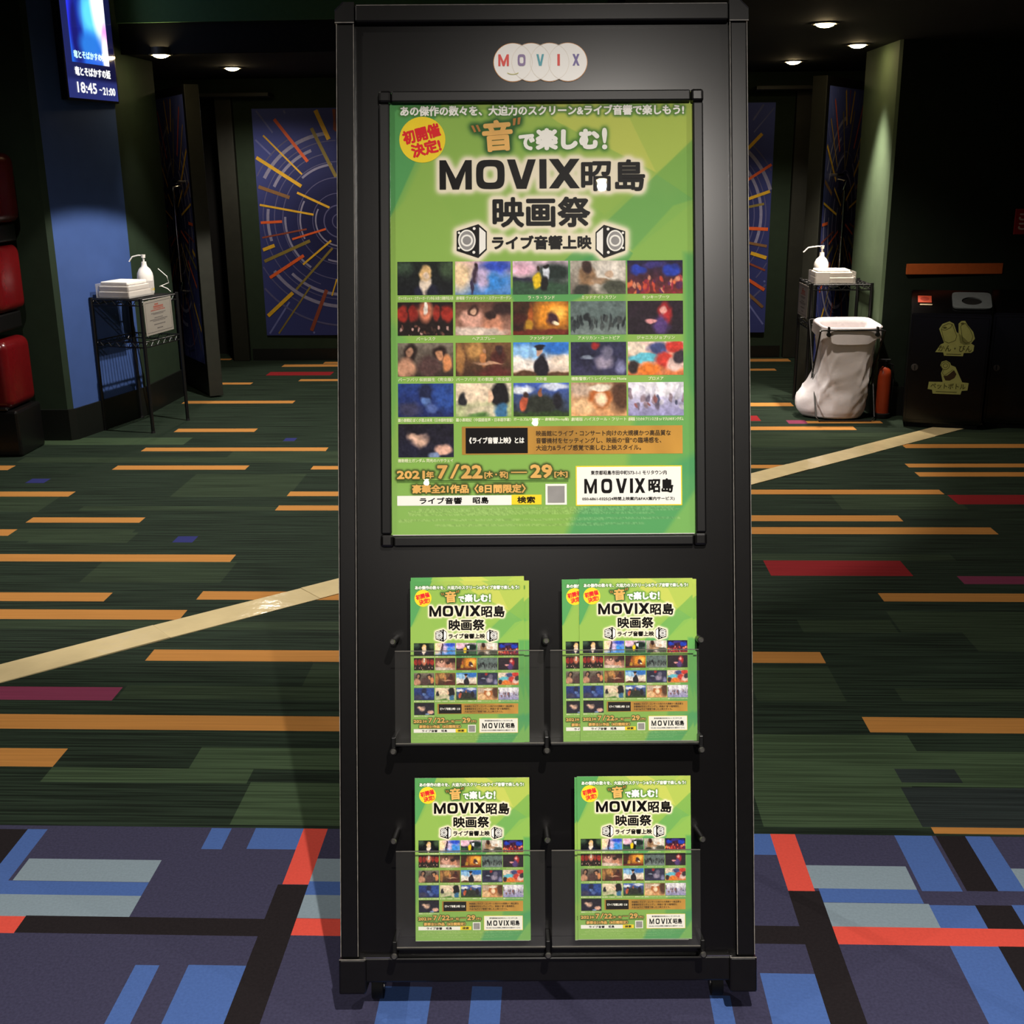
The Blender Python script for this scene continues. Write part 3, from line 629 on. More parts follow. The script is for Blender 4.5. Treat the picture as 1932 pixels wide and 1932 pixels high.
# left pier, its blue flank and the green wall behind
wall('wall_left', [(-6, 6.86), (-2.975, 6.86), (-2.947, 6.885), (-3.25, 8.3), (-6, 8.3)], 0, LOBBY_Z, W_green)
wall('wall_left_blue', [(-2.947, 6.885), (-2.935, 6.93), (-2.765, 7.6), (-2.85, 7.62), (-3.03, 6.93)], 0, LOBBY_Z, W_blue)
wall('wall_left_inner', [(-2.765, 7.6), (-2.735, 8.30), (-3.06, 8.33), (-3.1, 7.62)], 0, LOBBY_Z, W_green)
structure(MB().prism([(-6, 6.845), (-2.965, 6.845), (-2.93, 6.88), (-2.92, 6.93), (-2.75, 7.6), (-2.72, 8.31), (-2.74, 8.31), (-2.80, 7.6), (-2.96, 6.93), (-3.0, 6.87), (-6, 6.87)], 0, .19).build('baseboard_left', W_base))
wall('wall_left_recess', [(-3.25, 8.3), (-3.06, 8.33), (-3.06, 9.0), (-3.25, 9.0)], 0, SOFFIT_Z, W_black)
wall('wall_left_passage', [(-4.3, 8.4), (-4.2, 8.4), (-4.2, 10.4), (-4.3, 10.4)], 0, SOFFIT_Z, W_black)
# back wall between the two doorways
wall('wall_back', [(-2.64, 9.92), (1.90, 9.97), (1.90, 10.2), (-2.64, 10.2)], 0, SOFFIT_Z, W_green)
wall('wall_back_left', [(-4.4, 10.3), (-2.6, 10.3), (-2.6, 10.4), (-4.4, 10.4)], 0, SOFFIT_Z, W_black)
wall('wall_back_right', [(1.8, 10.3), (3.7, 10.3), (3.7, 10.4), (1.8, 10.4)], 0, SOFFIT_Z, W_black)
structure(MB().prism([(-2.62, 9.905), (1.88, 9.955), (1.88, 9.97), (-2.62, 9.92)], 0, .10).build('baseboard_back', W_base))
# right pier, its flank coloured as lamplit
wall('wall_right', [(2.06, 7.545), (6, 7.45), (6, 8.3), (2.3, 8.3)], 0, LOBBY_Z, W_deep)
wall('wall_right_inner', [(2.045, 7.57), (2.06, 7.545), (2.3, 8.3), (2.3, 8.36), (2.04, 8.34)], 0, LOBBY_Z, W_lit)
structure(MB().prism([(2.04, 7.53), (6, 7.435), (6, 7.45), (2.06, 7.55), (2.045, 8.3), (2.03, 8.3)], 0, .19).build('baseboard_right', W_base))
wall('wall_right_recess', [(2.3, 8.3), (2.5, 8.3), (2.5, 9.0), (2.32, 9.0)], 0, SOFFIT_Z, W_black)
wall('wall_right_passage', [(3.5, 8.4), (3.6, 8.4), (3.6, 10.4), (3.5, 10.4)], 0, SOFFIT_Z, W_black)
# lobby shell behind the camera
wall('wall_lobby_left', [(-6.1, -6), (-6, -6), (-6, 6.9), (-6.1, 6.9)], 0, LOBBY_Z, W_deep)
wall('wall_lobby_right', [(6, -6), (6.1, -6), (6.1, 7.5), (6, 7.5)], 0, LOBBY_Z, W_deep)
wall('wall_front', [(-6, -6.1), (6, -6.1), (6, -6), (-6, -6)], 0, LOBBY_Z, W_deep)
structure(MB().box((-6, -6, LOBBY_Z), (6, 8.4, LOBBY_Z + .1)).build('ceiling', W_ceil))
structure(MB().prism([(-2.72, 7.78), (0.3, 7.70), (0.3, 5.4), (6, 5.4), (6, 10.4), (-4.4, 10.4), (-4.4, 8.32), (-2.72, 8.30)], SOFFIT_Z, SOFFIT_Z + .1).build('ceiling_soffit', W_ceil))
structure(MB().prism([(-2.76, 7.75), (0.3, 7.67), (0.3, 7.70), (-2.76, 7.78)], 2.462, LOBBY_Z).build('trim_2', W_fascia))
structure(MB().prism([(-2.76, 7.78), (0.3, 7.70), (0.3, 7.73), (-2.76, 7.81)], SOFFIT_Z, 2.462).build('trim_3', W_black))
structure(MB().prism([(0.3, 5.4), (6, 5.4), (6, 5.43), (0.33, 5.43), (0.33, 7.7), (0.3, 7.7)], SOFFIT_Z + .001, LOBBY_Z).build('trim_4', W_black))
# door heads and jambs
for nm, xa, xb in (('trim_5', -3.06, -2.30), ('trim_6', 1.55, 2.32)):
    structure(MB().box((xa, 9.74, 2.135), (xb, 9.90, 2.165), .003).build(nm, W_jamb))
for nm, xa, xb, yy in (('trim_7', -2.78, -2.645, 9.92), ('trim_8', 1.905, 2.03, 9.97)):
    structure(MB().box((xa, yy - .04, 0), (xb, yy + .08, 2.15), .004).build(nm, W_jamb))
structure(MB().box((-3.3, 9.92, 2.15), (-2.60, 10.05, SOFFIT_Z)).build('trim_9', W_green))
structure(MB().box((1.86, 9.97, 2.15), (2.55, 10.1, SOFFIT_Z)).build('trim_10', W_green))

# ------------------------------------------------------------------ ceiling lamps
M_ring = mat('white_lamp_ring', (70, 66, 60), 0.5)
M_lampglow = mat_emit('lamp_glow', (255, 226, 170), 18)
def downlight(x, y, z, watts, cone, blend, col, label, group):
    t = tag(empty('ceiling_downlight', (x, y, z)), label, 'ceiling lamp', group)
    rb = .055 if z < 2.5 else .022
    MB().lathe([(rb + .018, -.001), (rb + .018, -.006), (rb + .005, -.008), (rb + .001, 0.0), (rb + .001, .04)], n=24).build('trim_ring', M_ring, t, True)
    MB().lathe([(0, -rb * .45), (rb * .45, -rb * .40), (rb * .8, -rb * .25), (rb, 0), (0, 0)], n=24).build('bulb', M_lampglow, t, True)
    ld = bpy.data.lights.new('downlight_beam', 'SPOT'); ld.energy = watts; ld.spot_size = math.radians(cone); ld.spot_blend = blend; ld.color = col; ld.shadow_soft_size = rb * .8
    lo = bpy.data.objects.new('downlight_beam', ld); COL.objects.link(lo); lo.parent = t; lo.location = (0, 0, -rb * .45 - rb * .85)
LOBBY_LABELS = ['ceiling downlight above the photographer lighting the poster', 'ceiling downlight at the far end of the lobby behind the photographer', 'ceiling downlight in the lobby a little behind the photographer',
                'ceiling downlight left of the poster stand above the blue carpet', 'ceiling downlight right of the poster stand above the blue carpet', 'lobby ceiling downlight over the far green carpet near the blue wall', 'added unseen lobby downlight brightening the green fascia and left floor']
SOFFIT_LABELS = ['lit downlight nearest the blue wall in the left black ceiling', 'lit downlight beside the open left door in the black ceiling', 'uppermost lit downlight in the black ceiling to the right',
                 'lit downlight over the white bag beside the lit green wall', 'lit downlight beside the open right door in the black ceiling']
for L, lab in zip(LAMPS_LOBBY, LOBBY_LABELS): downlight(L[0], L[1], LOBBY_Z, L[2], L[3], L[4], L[5], lab, 'lobby ceiling downlights')
for L, lab in zip(LAMPS_SOFFIT, SOFFIT_LABELS): downlight(L[0], L[1], SOFFIT_Z, L[2], L[3], L[4], L[5], lab, 'soffit downlights')

# ------------------------------------------------------------------ display stand
sU = Vector((0.99920802, 0.03957176, -0.00417265)); sV = Vector((-0.00758266, 0.29230314, 0.95629565)); sW = sU.cross(sV)
STAND = Matrix((sU, -sW, sV)).transposed().to_4x4(); STAND.translation = (-0.0182, 1.88206, 0.0621)
stand = tag(empty('display_stand', mtx=STAND), 'tall black leaning display stand with poster frame and four leaflet pockets', 'display stand')
HW, HT = .394, 1.889
def sp(name, m, *boxes, bevel=.003, seg=2):
    b = MB()
    for lo, hi in boxes: b.box(lo, hi, bevel, seg)
    return b.build(name, m, stand)
sp('back_panel', K['panel'], ((-.362, 0, .064), (.362, .012, 1.855)), bevel=0)
for sx in (-1, 1):
    a, b = sorted((sx * .3595, sx * HW))
    p = sp('side_profile', K['frame'], ((a, -.016, .066), (b, .034, 1.851)), bevel=.004)
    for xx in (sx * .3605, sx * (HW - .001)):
        l_ = MB().box((xx - .0006, -.0166, .07), (xx + .0006, -.0158, 1.85)).build('edge_glint', K['frame_edge'], p)
sp('top_profile', K['frame'], ((-.3585, -.016, 1.853), (.3585, .034, HT)), bevel=.004)
MB().box((-.355, -.0165, HT - .0042), (.355, -.0150, HT - .003)).build('edge_glint', K['frame_edge'], bpy.data.objects['top_profile'])
for sx in (-1, 1):
    x0, x1 = sx * .3592, sx * (HW + .002)
    c = .016 * sx
    pts = [(x0, 1.8515), (x1, 1.8515), (x1, HT + .002 - .016), (x1 - c, HT + .002), (x0, HT + .002)]
    cap = MB().slab(pts, -.018, .036).build('corner_cap', K['frame'], stand)
    MB().box((min(x0, x1), -.0186, 1.8508), (max(x0, x1), -.0165, 1.8524)).build('edge_glint', K['frame_edge'], cap)
    w = MB(); w.cyl((x1 - c, -.018, HT + .002), (x1, -.018, HT - .014), .0011, n=6); w.build('edge_glint', K['chrome'], cap)
sp('bottom_profile', K['frame'], ((-.352, -.012, .018), (.352, .034, .066)), bevel=.004)
for sx in (-1, 1):
    a, b = sorted((sx * .345, sx * (HW + .003)))
    f = sp('foot_bracket', K['frame'], ((a, -.020, -.001), (b, .036, .0655)), bevel=.004)
    MB().box((a + .001, -.0206, .0645), (b - .001, -.0185, .0658)).build('edge_glint', K['frame_edge'], f)
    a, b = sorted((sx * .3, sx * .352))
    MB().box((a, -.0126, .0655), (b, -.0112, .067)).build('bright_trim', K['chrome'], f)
# back support: base rails, strut and castors, square to the floor
inv = STAND.inverted()
def wl(p): return inv @ Vector(p)
bdir = Vector((-math.sin(YAW), math.cos(YAW), 0)); rdir = Vector((math.cos(YAW), math.sin(YAW), 0)); base0 = Vector((-0.0182, 1.90, 0))
def fw(x, y, z): return wl(base0 + rdir * x + bdir * y + Vector((0, 0, z)))
for sx in (-1, 1):
    MB().cyl(fw(sx * .33, .02, .075), fw(sx * .33, .62, .075), .016, n=10).build('base_rail', K['frame'], stand)
    MB().cyl(fw(sx * .33, .60, .08), wl(STAND @ Vector((sx * .33, .02, 1.15))), .013, n=10).build('back_strut', K['frame'], stand)
    for yy in (.045, .58):
        x = sx * .333
        c = MB().cyl(fw(x - .011, yy, .0255), fw(x + .011, yy, .0255), .025, n=20).build('castor', K['rubber'], stand, True)
        MB().box((-.015, -.018, .02), (.015, .018, .062), .003, mtx=Matrix.Translation(fw(x, yy + .012, 0))).build('castor_fork', K['frame'], c)
        MB().cyl(fw(x - .0125, yy, .0255), fw(x + .0125, yy, .0255), .008, n=12).build('axle', K['steel'], c)
MB().cyl(fw(-.33, .61, .075), fw(.33, .61, .075), .016, n=10).build('base_rail', K['frame'], stand)
# logo plate: four overlapping discs
M_logo = mat('logo_white', (252, 250, 244), 0.35, 0.4, var=.01); M_logo_rim = mat('logo_orange_rim', (214, 150, 84), 0.4, 0.4); M_logo_line = mat('logo_thin_line', (226, 214, 196), 0.4, 0.3)
logo = empty('logo_plate'); logo.parent = stand; logo.location = (-.0025, -.0005, 1.7795)
LX = [-.0530, -.0177, .0177, .0530]; LR = .0378
for i, x in enumerate(LX):
    lp = Ink(); lp.disc(x, 0, LR, n=48); o = link('disc_rim', lp.mesh('disc_rim', 1, .0006 + i * .0001), M_logo_rim, logo)
    lp = Ink(); lp.disc(x, 0, LR - .0012, n=48); o = link('disc', lp.mesh('disc', 1, .0012 + i * .0001), M_logo, logo)
for i, x in enumerate(LX):
    lp = Ink(); lp.ring(x, 0, LR - .0007, LR - .0002, 48, *( (math.radians(108), math.radians(252)) if i else (-.01, .01))); link('disc_line', lp.mesh('disc_line', 1, .0018), M_logo_line, logo)
    if i < 3:
        lp = Ink(); lp.ring(x, 0, LR - .0007, LR - .0002, 48, math.radians(-72), math.radians(72)); link('disc_line', lp.mesh('disc_line', 1, .0018), M_logo_line, logo)
for L, zx0, zx1, rgb in (('M', 112, 326, (232, 84, 76)), ('O', 505, 664, (150, 130, 170)), ('V', 886, 1040, (92, 172, 184)), ('I', 1310, 1362, (232, 84, 76)), ('X', 1618, 1760, (124, 112, 168))):
    lp = Ink(); lp.caps(L, (zx0 - 966) * .0000949, (zx1 - 966) * .0000949, (612 - 688) * .0000949, (612 - 450) * .0000949)
    link('logo_letter', lp.mesh('logo_letter', 1, .002), mat('logo_ink_' + L.lower(), rgb, .4, .3, var=.02), logo)
lp = Ink(); lp.ring((405 - 966) * .0000949, -.002, .0205, .0222, 16, math.radians(240), math.radians(300)); link('smile_mark', lp.mesh('smile_mark', 1, .002), mat('logo_ink_olive', (200, 196, 130), .4, .3), logo)
# snap frame round the poster
OX0, OX1, OZ0, OZ1 = -.3130, .3085, .848, 1.7215
IX0, IX1, IZ0, IZ1 = -.2930, .2885, .867, 1.7000
for lo, hi in (((OX0, -.014, OZ0 + .024), (IX0, 0, OZ1 - .024)), ((IX1, -.014, OZ0 + .024), (OX1, 0, OZ1 - .024)), ((OX0 + .024, -.014, IZ1), (OX1 - .024, 0, OZ1)), ((OX0 + .024, -.014, OZ0), (OX1 - .024, 0, IZ0))):
    sp('snap_frame_bar', K['snap'], (lo, hi), bevel=.003)
for sx in (0, 1):
    for sz in (0, 1):
        x0 = OX0 - .001 if sx == 0 else OX1 - .0235; z0 = OZ0 - .001 if sz == 0 else OZ1 - .0235
        sp('snap_frame_corner', K['frame'], ((x0, -.0155, z0), (x0 + .0245, 0, z0 + .0245)), bevel=.005)
MB().box((IX0 - .004, -.0062, IZ0 - .004), (IX1 + .004, -.005, IZ1 + .004)).build('poster_cover', K['acrylic'], stand)
# leaflet pockets
for r, (z0, z1, zs) in enumerate(((.482, .6540, .672), (.1030, .2812, .302))):
    for a, b in ((-.283, -.0055), (.0070, .284)):
        p = MB().box((a, -.0615, z0), (b, -.0595, z1)).build('pocket_front', K['pocket'], stand)
        MB().box((a, -.0617, z1 - .0006), (b, -.0593, z1 + .0008)).build('pocket_edge', K['acryl_edge'], p)
        MB().box((a, -.0617, z0 - .0012), (b, -.0593, z0 + .0004)).build('pocket_edge', K['acryl_edge'], p)
        sp('pocket_floor', K['snap'], ((a, -.0595, z0 - .006), (b, -.001, z0 - .002)), bevel=.001)
    for x in (-.2865, -.0005, .2875):
        d = sp('pocket_divider', K['snap'], ((x - .0045, -.064, z0 - .022), (x + .0045, 0, z0 + .012 if x else z1 + .012)), bevel=.002)
        for zz in (zs, z0 - .014):
            s_ = MB().cyl((x, 0, zz), (x, -.068, zz), .0068, n=16).build('standoff', K['frame'], stand, True)
            MB().cyl((x, -.068, zz), (x, -.0715, zz), .0058, .004, n=16).build('screw_cap', K['steel'], s_, True)

# ------------------------------------------------------------------ poster and leaflets
def sheet_mesh(w, h, t): return MB().box((0, -t, -h), (w, 0, 0)).mesh('sheet')
PX, PZ = -.2935, 1.6990     # layout origin in stand space
poster = link('film_festival_poster', sheet_mesh(.596, .851, .001), K['paper'])
poster.matrix_world = STAND @ Matrix.Translation((PX - .0045, -.0005, PZ + .0215))
tag(poster, 'large green film festival poster behind clear cover in the upper frame', 'poster')
print_on(poster, 1.0, (.0045, 0, -.0215))
LK = .2135 / (584 * S)
LW, LH = .2135, 834 * S * LK + .0004
ME_LEAF = sheet_mesh(LW, LH, .0004); ME_LEAF.materials.append(K['paper'])
def leaflet(x, ztop, y, full, label, tilt=0.0):
    o = link('leaflet', ME_LEAF); o.matrix_world = STAND @ Matrix.Translation((x, y, ztop)) @ Matrix.Rotation(math.radians(tilt), 4, 'Y')
    tag(o, label, 'leaflet', 'green leaflets in the stand pockets')
    print_on(o, LK, (4.0 * S * LK, 0, -22 * S * LK), full)
leaflet(-.2550, .7840, -.0445, True, 'front green leaflet in the upper left pocket of the stand', .05)
leaflet(-.2450, .7842, -.0415, False, 'leaflet showing a green strip right of the front one, upper left pocket', .2)
leaflet(-.2545, .7900, -.0385, False, 'leaflet standing highest behind the others in the upper left pocket', -.5)
leaflet(.0625, .7862, -.0445, True, 'front green leaflet in the upper right pocket of the stand', -.1)
leaflet(.0302, .7850, -.0415, True, 'leaflet pushed out to the left behind the front one, upper right pocket', -.2)
leaflet(.0705, .7845, -.0385, False, 'leaflet peeking out at the right edge of the upper right pocket', 0)
leaflet(-.2485, .4140, -.0445, True, 'front green leaflet in the lower left pocket of the stand', 0)
leaflet(-.2470, .4128, -.0415, False, 'leaflet right behind the front one in the lower left pocket', -.2)
leaflet(.0558, .4152, -.0445, True, 'front green leaflet in the lower right pocket of the stand', -.1)
leaflet(.0515, .4130, -.0415, False, 'leaflet showing a thin strip at the left in the lower right pocket', .1)

# ------------------------------------------------------------------ tunnel murals on the back wall
MUR = {'Y': mat('mural_yellow', (214, 168, 44), .5, .3), 'O': mat('mural_orange', (214, 92, 44), .5, .3), 'v': mat('mural_olive', (128, 112, 52), .5, .3), 'd': mat('mural_rust', (134, 66, 48), .5, .3), 'b': mat('mural_brown', (126, 92, 58), .5, .3),
       'p': mat('mural_pale_ring', (132, 130, 158), .5, .3), 'q': mat('mural_faint_ring', (84, 84, 124), .5, .3), 's': mat('mural_ray', (104, 110, 168), .5, .3)}
MW, MH = 1.35, 1.835
def mural_grid(name, w, h, cz, right=False):
    nx, ny = 40, 54
    X, Y = np.meshgrid(np.linspace(-w / 2, w / 2, nx), np.linspace(h / 2, -h / 2, ny))
    d = np.sqrt(X ** 2 + (Y - cz) ** 2)
    f = np.clip((d - .25) / .8, 0, 1)[..., None] * np.clip(.45 + .6 * (Y + h / 2) / h, 0, 1)[..., None]
    im = np.array((34, 36, 72)) * (1 - f) + np.array((86, 98, 176)) * f
    return colour_grid(name, im, -w / 2, h / 2, w / (nx - 1), h / (ny - 1), 1.0, .0065)
def clip_line(a, b, w, h):
    (x0, y0), (x1, y1) = a, b; t0, t1 = 0.0, 1.0
    for p, q in ((-(x1 - x0), x0 + w / 2), (x1 - x0, w / 2 - x0), (-(y1 - y0), y0 + h / 2), (y1 - y0, h / 2 - y0)):
        if abs(p) < 1e-9: continue
        r = q / p
        if p < 0: t0 = max(t0, r)
        else: t1 = min(t1, r)
    return None if t0 >= t1 else ((x0 + t0 * (x1 - x0), y0 + t0 * (y1 - y0)), (x0 + t1 * (x1 - x0), y0 + t1 * (y1 - y0)))
LEFT_STREAKS = [(215, 120, 455, 420, 22, 'O'), (135, 232, 415, 510, 12, 'Y'), (82, 385, 410, 595, 24, 'Y'), (505, 55, 605, 265, 30, 'Y'), (480, 185, 660, 530, 24, 'v'), (635, 55, 655, 210, 16, 'd'), (100, 595, 325, 675, 24, 'b'), (108, 725, 500, 800, 14, 'Y'),
                (380, 640, 615, 750, 16, 'Y'), (115, 855, 270, 848, 18, 'O'), (125, 965, 450, 905, 12, 'd'), (345, 978, 590, 905, 14, 'O'), (130, 1055, 215, 1022, 24, 'Y'), (140, 1140, 475, 990, 22, 'v'), (180, 1262, 430, 1098, 22, 'O'), (425, 1165, 630, 990, 14, 'Y'),
                (375, 1352, 640, 1045, 16, 'v'), (165, 1550, 350, 1375, 26, 'Y'), (245, 1685, 480, 1330, 12, 'v'), (490, 1665, 600, 1355, 26, 'd'), (640, 1400, 675, 1275, 10, 'Y')]
RIGHT_STREAKS = [(20, 525, 145, 400, 22, 'Y'), (25, 715, 210, 600, 18, 'O'), (25, 835, 205, 775, 20, 'Y'), (25, 885, 160, 860, 16, 'v'), (25, 1022, 190, 1030, 22, 'O'), (25, 1115, 180, 1145, 18, 'b'), (70, 1190, 180, 1225, 24, 'Y'), (30, 1250, 170, 1310, 14, 'd'), (30, 1358, 165, 1445, 22, 'O'), (30, 1450, 155, 1565, 20, 'b'), (25, 1680, 60, 1720, 16, 'b'), (90, 390, 225, 235, 8, 's')]
def mural_art(streaks, rings, w, h, cz):
    """Ink layers of one mural: rays, broken rings and streaks, clipped to the panel."""
    L = {k: Ink() for k in 'spqYOvdb'}
    rg = random.Random(11)
    for k in range(26):
        a = 2 * math.pi * k / 26 + rg.uniform(-.08, .08); r1 = rg.uniform(.75, .95)
        c = clip_line((r1 * math.cos(a), cz + r1 * math.sin(a)), (1.3 * math.cos(a), cz + 1.3 * math.sin(a)), w - .03, h - .03)
        if c: L['s'].line(*c, .014)
    for r, wd, k, arcs in rings:
        for a0, a1 in arcs:
            n = max(3, int((a1 - a0) / 4))
            for j in range(n):
                t0, t1 = math.radians(a0 + (a1 - a0) * j / n), math.radians(a0 + (a1 - a0) * (j + 1) / n)
                c = clip_line((r * math.cos(t0), cz + r * math.sin(t0)), (r * math.cos(t1), cz + r * math.sin(t1)), w - .02, h - .02)
                if c: L[k].line(*c, wd)
    for a, b, wd, k in streaks:
        c = clip_line(a, b, w - wd, h - wd)
        if c: L[k].line(*c, wd)
    out = []
    for i, k in enumerate('sqpvdbOY'):
        if L[k].v: out.append((('ray' if k == 's' else 'ring' if k in 'pq' else 'streak') + 's', L[k].mesh('mural_ink', 1.0, .0070 + .0004 * i, 1e-6), MUR[k]))
    return out
RINGS = [(.06, .008, 'q', [(0, 360)]), (.13, .010, 'q', [(95, 300)]), (.20, .012, 'p', [(150, 330), (20, 60)]), (.225, .006, 'q', [(0, 360)]), (.33, .014, 'p', [(150, 205), (250, 330), (0, 80)]), (.35, .007, 'q', [(0, 360)]), (.455, .018, 'p', [(175, 235), (95, 130), (300, 360), (20, 60)]), (.475, .008, 'q', [(0, 360)]),
         (.545, .008, 'q', [(100, 250), (280, 420)]), (.60, .024, 'p', [(170, 195), (110, 152), (-20, 50), (225, 300)]), (.64, .008, 'q', [(90, 270), (300, 400)]), (.70, .028, 'p', [(95, 150), (215, 275), (10, 48)]), (.76, .01, 'q', [(120, 240), (-40, 50)]), (.86, .016, 'q', [(200, 320), (-60, -20)])]
def mural_panel(label, cx, y, streaks, rotz=0.0):
    t = tag(empty('wall_mural', (cx, y, .215), rotz), label, 'mural', 'tunnel murals'); art = mural_art(streaks, RINGS, MW, MH, .025)
    MB().box((-MW / 2, -.006, 0), (MW / 2, 0, MH)).build('panel', W_black, t)
    g = link('mural_background', mural_grid('mural_background', MW, MH, .025), K['print'], t); g.location = (0, 0, MH / 2)
    for n, me, m in art:
        o = link('mural_' + n, me, m, t); o.location = (0, 0, MH / 2); o['kind'] = 'stuff'
    return art, g
def cl(zx, zy): return ((zx - (690 + (zy - 850) * .063)) * .001149, .025 - (zy - 850) * .00111)
def cr(zx, zy): return ((zx + 365 + (zy - 950) * .045) * .00119, .025 - (zy - 950) * .00119)
ls = [(cl(a, b), cl(c, d), w * .00115, k) for a, b, c, d, w, k in LEFT_STREAKS]
ls += [((-p[0], p[1] * .96 + .04), (-q[0], q[1] * .96 + .04), w, k) for p, q, w, k in ls]
rs = [(cr(a, b), cr(c, d), w * .00119, k) for a, b, c, d, w, k in RIGHT_STREAKS]
rs += [(p, q, w, k) for p, q, w, k in ls[:len(LEFT_STREAKS)]]
art, mgrid = mural_panel('blue light-tunnel mural with orange and yellow streaks left of the stand', -1.812, 9.918, ls)
mural_panel('blue light-tunnel mural with orange and yellow streaks right of the stand', 1.066, 9.950, rs)

# ------------------------------------------------------------------ open doors
M_leaf = mat('black_door_leaf', (15, 15, 16), .45, .4)
def door(n, hinge, free, side):
    hx, hy = hinge; fx, fy = free; L = math.hypot(fx - hx, fy - hy)
    t = structure(empty('door_%d' % n, (fx, fy, 0), math.atan2(hy - fy, hx - fx)))        # local x: free edge -> hinge
    s = -1 if side == 'left' else 1                                                         # the printed face looks to local +y on the left door
    y0, y1 = (0, .075) if side != 'left' else (-.075, 0)
    MB().box((0, y0, .01), (L, y1, 2.13), .004).build('door_leaf', M_leaf, t)
    MB().box((-.012, y0 - .012, .01), (.0, y1 + .012, 2.13), .003).build('edge_strip', W_jamb, t)
    p = empty('door_print'); p.parent = t
    face = y1 if side == 'left' else y0
    if side == 'left': p.location = (L * .52, face, .02); p.rotation_euler = (0, 0, math.pi)
    else: p.location = (L * .52, face, .02)
    for nm, me, m in [('printed_background', mgrid.data, None)] + [('print_' + a, b, c) for a, b, c in art]:
        o = link(nm, me, m, p); o.location = (0, 0, .215 + MH / 2); o.scale = (.58, 1, 1)
        if nm != 'printed_background': o['kind'] = 'stuff'
    yo = face + (.055 if side == 'left' else -.055); xh = L * .38
    h = MB().tube([(xh, face, 1.47), (xh, yo, 1.46), (xh, yo, 1.40), (xh, yo, .80), (xh, yo, .74), (xh, face, .73)], .012, 10).build('pull_handle', K['chrome'], t, True)
    MB().cyl((xh - .16, face, 1.50), (xh - .16, yo, 1.50), .012, n=12).cyl((xh - .16, yo, 1.50), (xh - .05, yo, 1.50), .010, n=12).build('lever', K['chrome'], t, True)
door(1, (-2.97, 8.95), (-2.50, 8.22), 'left')
door(2, (2.23, 8.95), (1.76, 8.22), 'right')

# ------------------------------------------------------------------ lit show-time screen on the blue wall
scr = tag(empty('showtime_screen', (-2.845, 7.10, 1.99), math.atan2(.5, .105)), 'lit blue show-time screen with a film picture, mounted high on the blue wall', 'screen')
SW, SH = .512, .93
MB().box((-.012, 0, -.012), (SW + .012, .062, SH + .012), .004).build('housing', mat('black_plastic', (12, 12, 13), .35, .4), scr)
MB().box((.05, .06, .3), (.45, .10, .7)).build('wall_bracket', K['frame'], scr)
gX, gY = np.meshgrid(np.linspace(0, 1, 24), np.linspace(0, 1, 40))
im = np.array((28, 32, 84)) * np.ones((40, 24, 1)) + np.array((20, 24, 40)) * (np.sin(gX * 3 + gY * 2)[..., None] * .5)
im[gY > .885] = (50, 58, 130)
link('screen_backdrop', colour_grid('screen_backdrop', im, 0, SH, SW / 23, SH / 39, 1.0, .001), mat_attr('screen_glow', .12, .28, .5), scr)
gX, gY = np.meshgrid(np.linspace(0, 1, 40), np.linspace(0, 1, 60))
a = gY[..., None]; im = np.array((70, 190, 240)) * (1 - a) + np.array((30, 90, 200)) * a
def blob(cx, cy, rx, ry, col, soft=.5):
    global im
    m = np.clip((1 - np.sqrt(((gX - cx) / rx) ** 2 + ((gY - cy) / ry) ** 2)) / soft + .5, 0, 1)[..., None]; im = im * (1 - m) + np.array(col) * m
for b in ((.1, .35, .25, .5, (40, 50, 230), .5), (.2, .75, .16, .3, (24, 24, 100), .6), (.3, .5, .1, .3, (24, 40, 140), .7), (.6, .6, .25, .16, (90, 200, 250), .9), (.85, .4, .22, .4, (255, 250, 255), .5), (.65, .35, .15, .1, (250, 255, 255), .6), (.95, .78, .08, .12, (240, 150, 230), .7), (.93, .92, .1, .15, (255, 240, 255), .6), (.5, .85, .25, .1, (40, 110, 200), .8)): blob(*b)
link('screen_picture', colour_grid('screen_picture', im, .062, .90, .385 / 39, .70 / 59, 1.0, .003), mat_attr('screen_picture_glow', .12, .5, .5), scr)
M_scrtext = mat_emit('screen_lettering', (255, 255, 255), .42)
q = Ink(); q.text('竜とそばかすの姫', .262, .152, .37, .052, .0022, 0, 2, 6); link('screen_title', q.mesh('screen_title', 1, .0035, 1e-6), M_scrtext, scr)['kind'] = 'stuff'
q = Ink(); q.text('18:45', .185, .062, .20, .062, .002, 0, 2, 6); q.text('~', .325, .058, .028, .010, .001); q.text('21:00', .415, .053, .135, .046, .002, 0, 2, 6); link('screen_time', q.mesh('screen_time', 1, .0035, 1e-6), M_scrtext, scr)['kind'] = 'stuff'
q = Ink(); q.text('竜とそばかすの姫', .245, .245, .33, .045, .002, 0, 2, 6); link('screen_caption', q.mesh('screen_caption', 1, .005, 1e-6), mat_emit('screen_caption_glow', (200, 250, 255), .4), scr)['kind'] = 'stuff'
MB().box((0, -.0075, 0), (SW, -.0065, SH)).build('screen_glass', mat_clear('screen_glass', 1.4, (1, 1, 1), .05), scr)

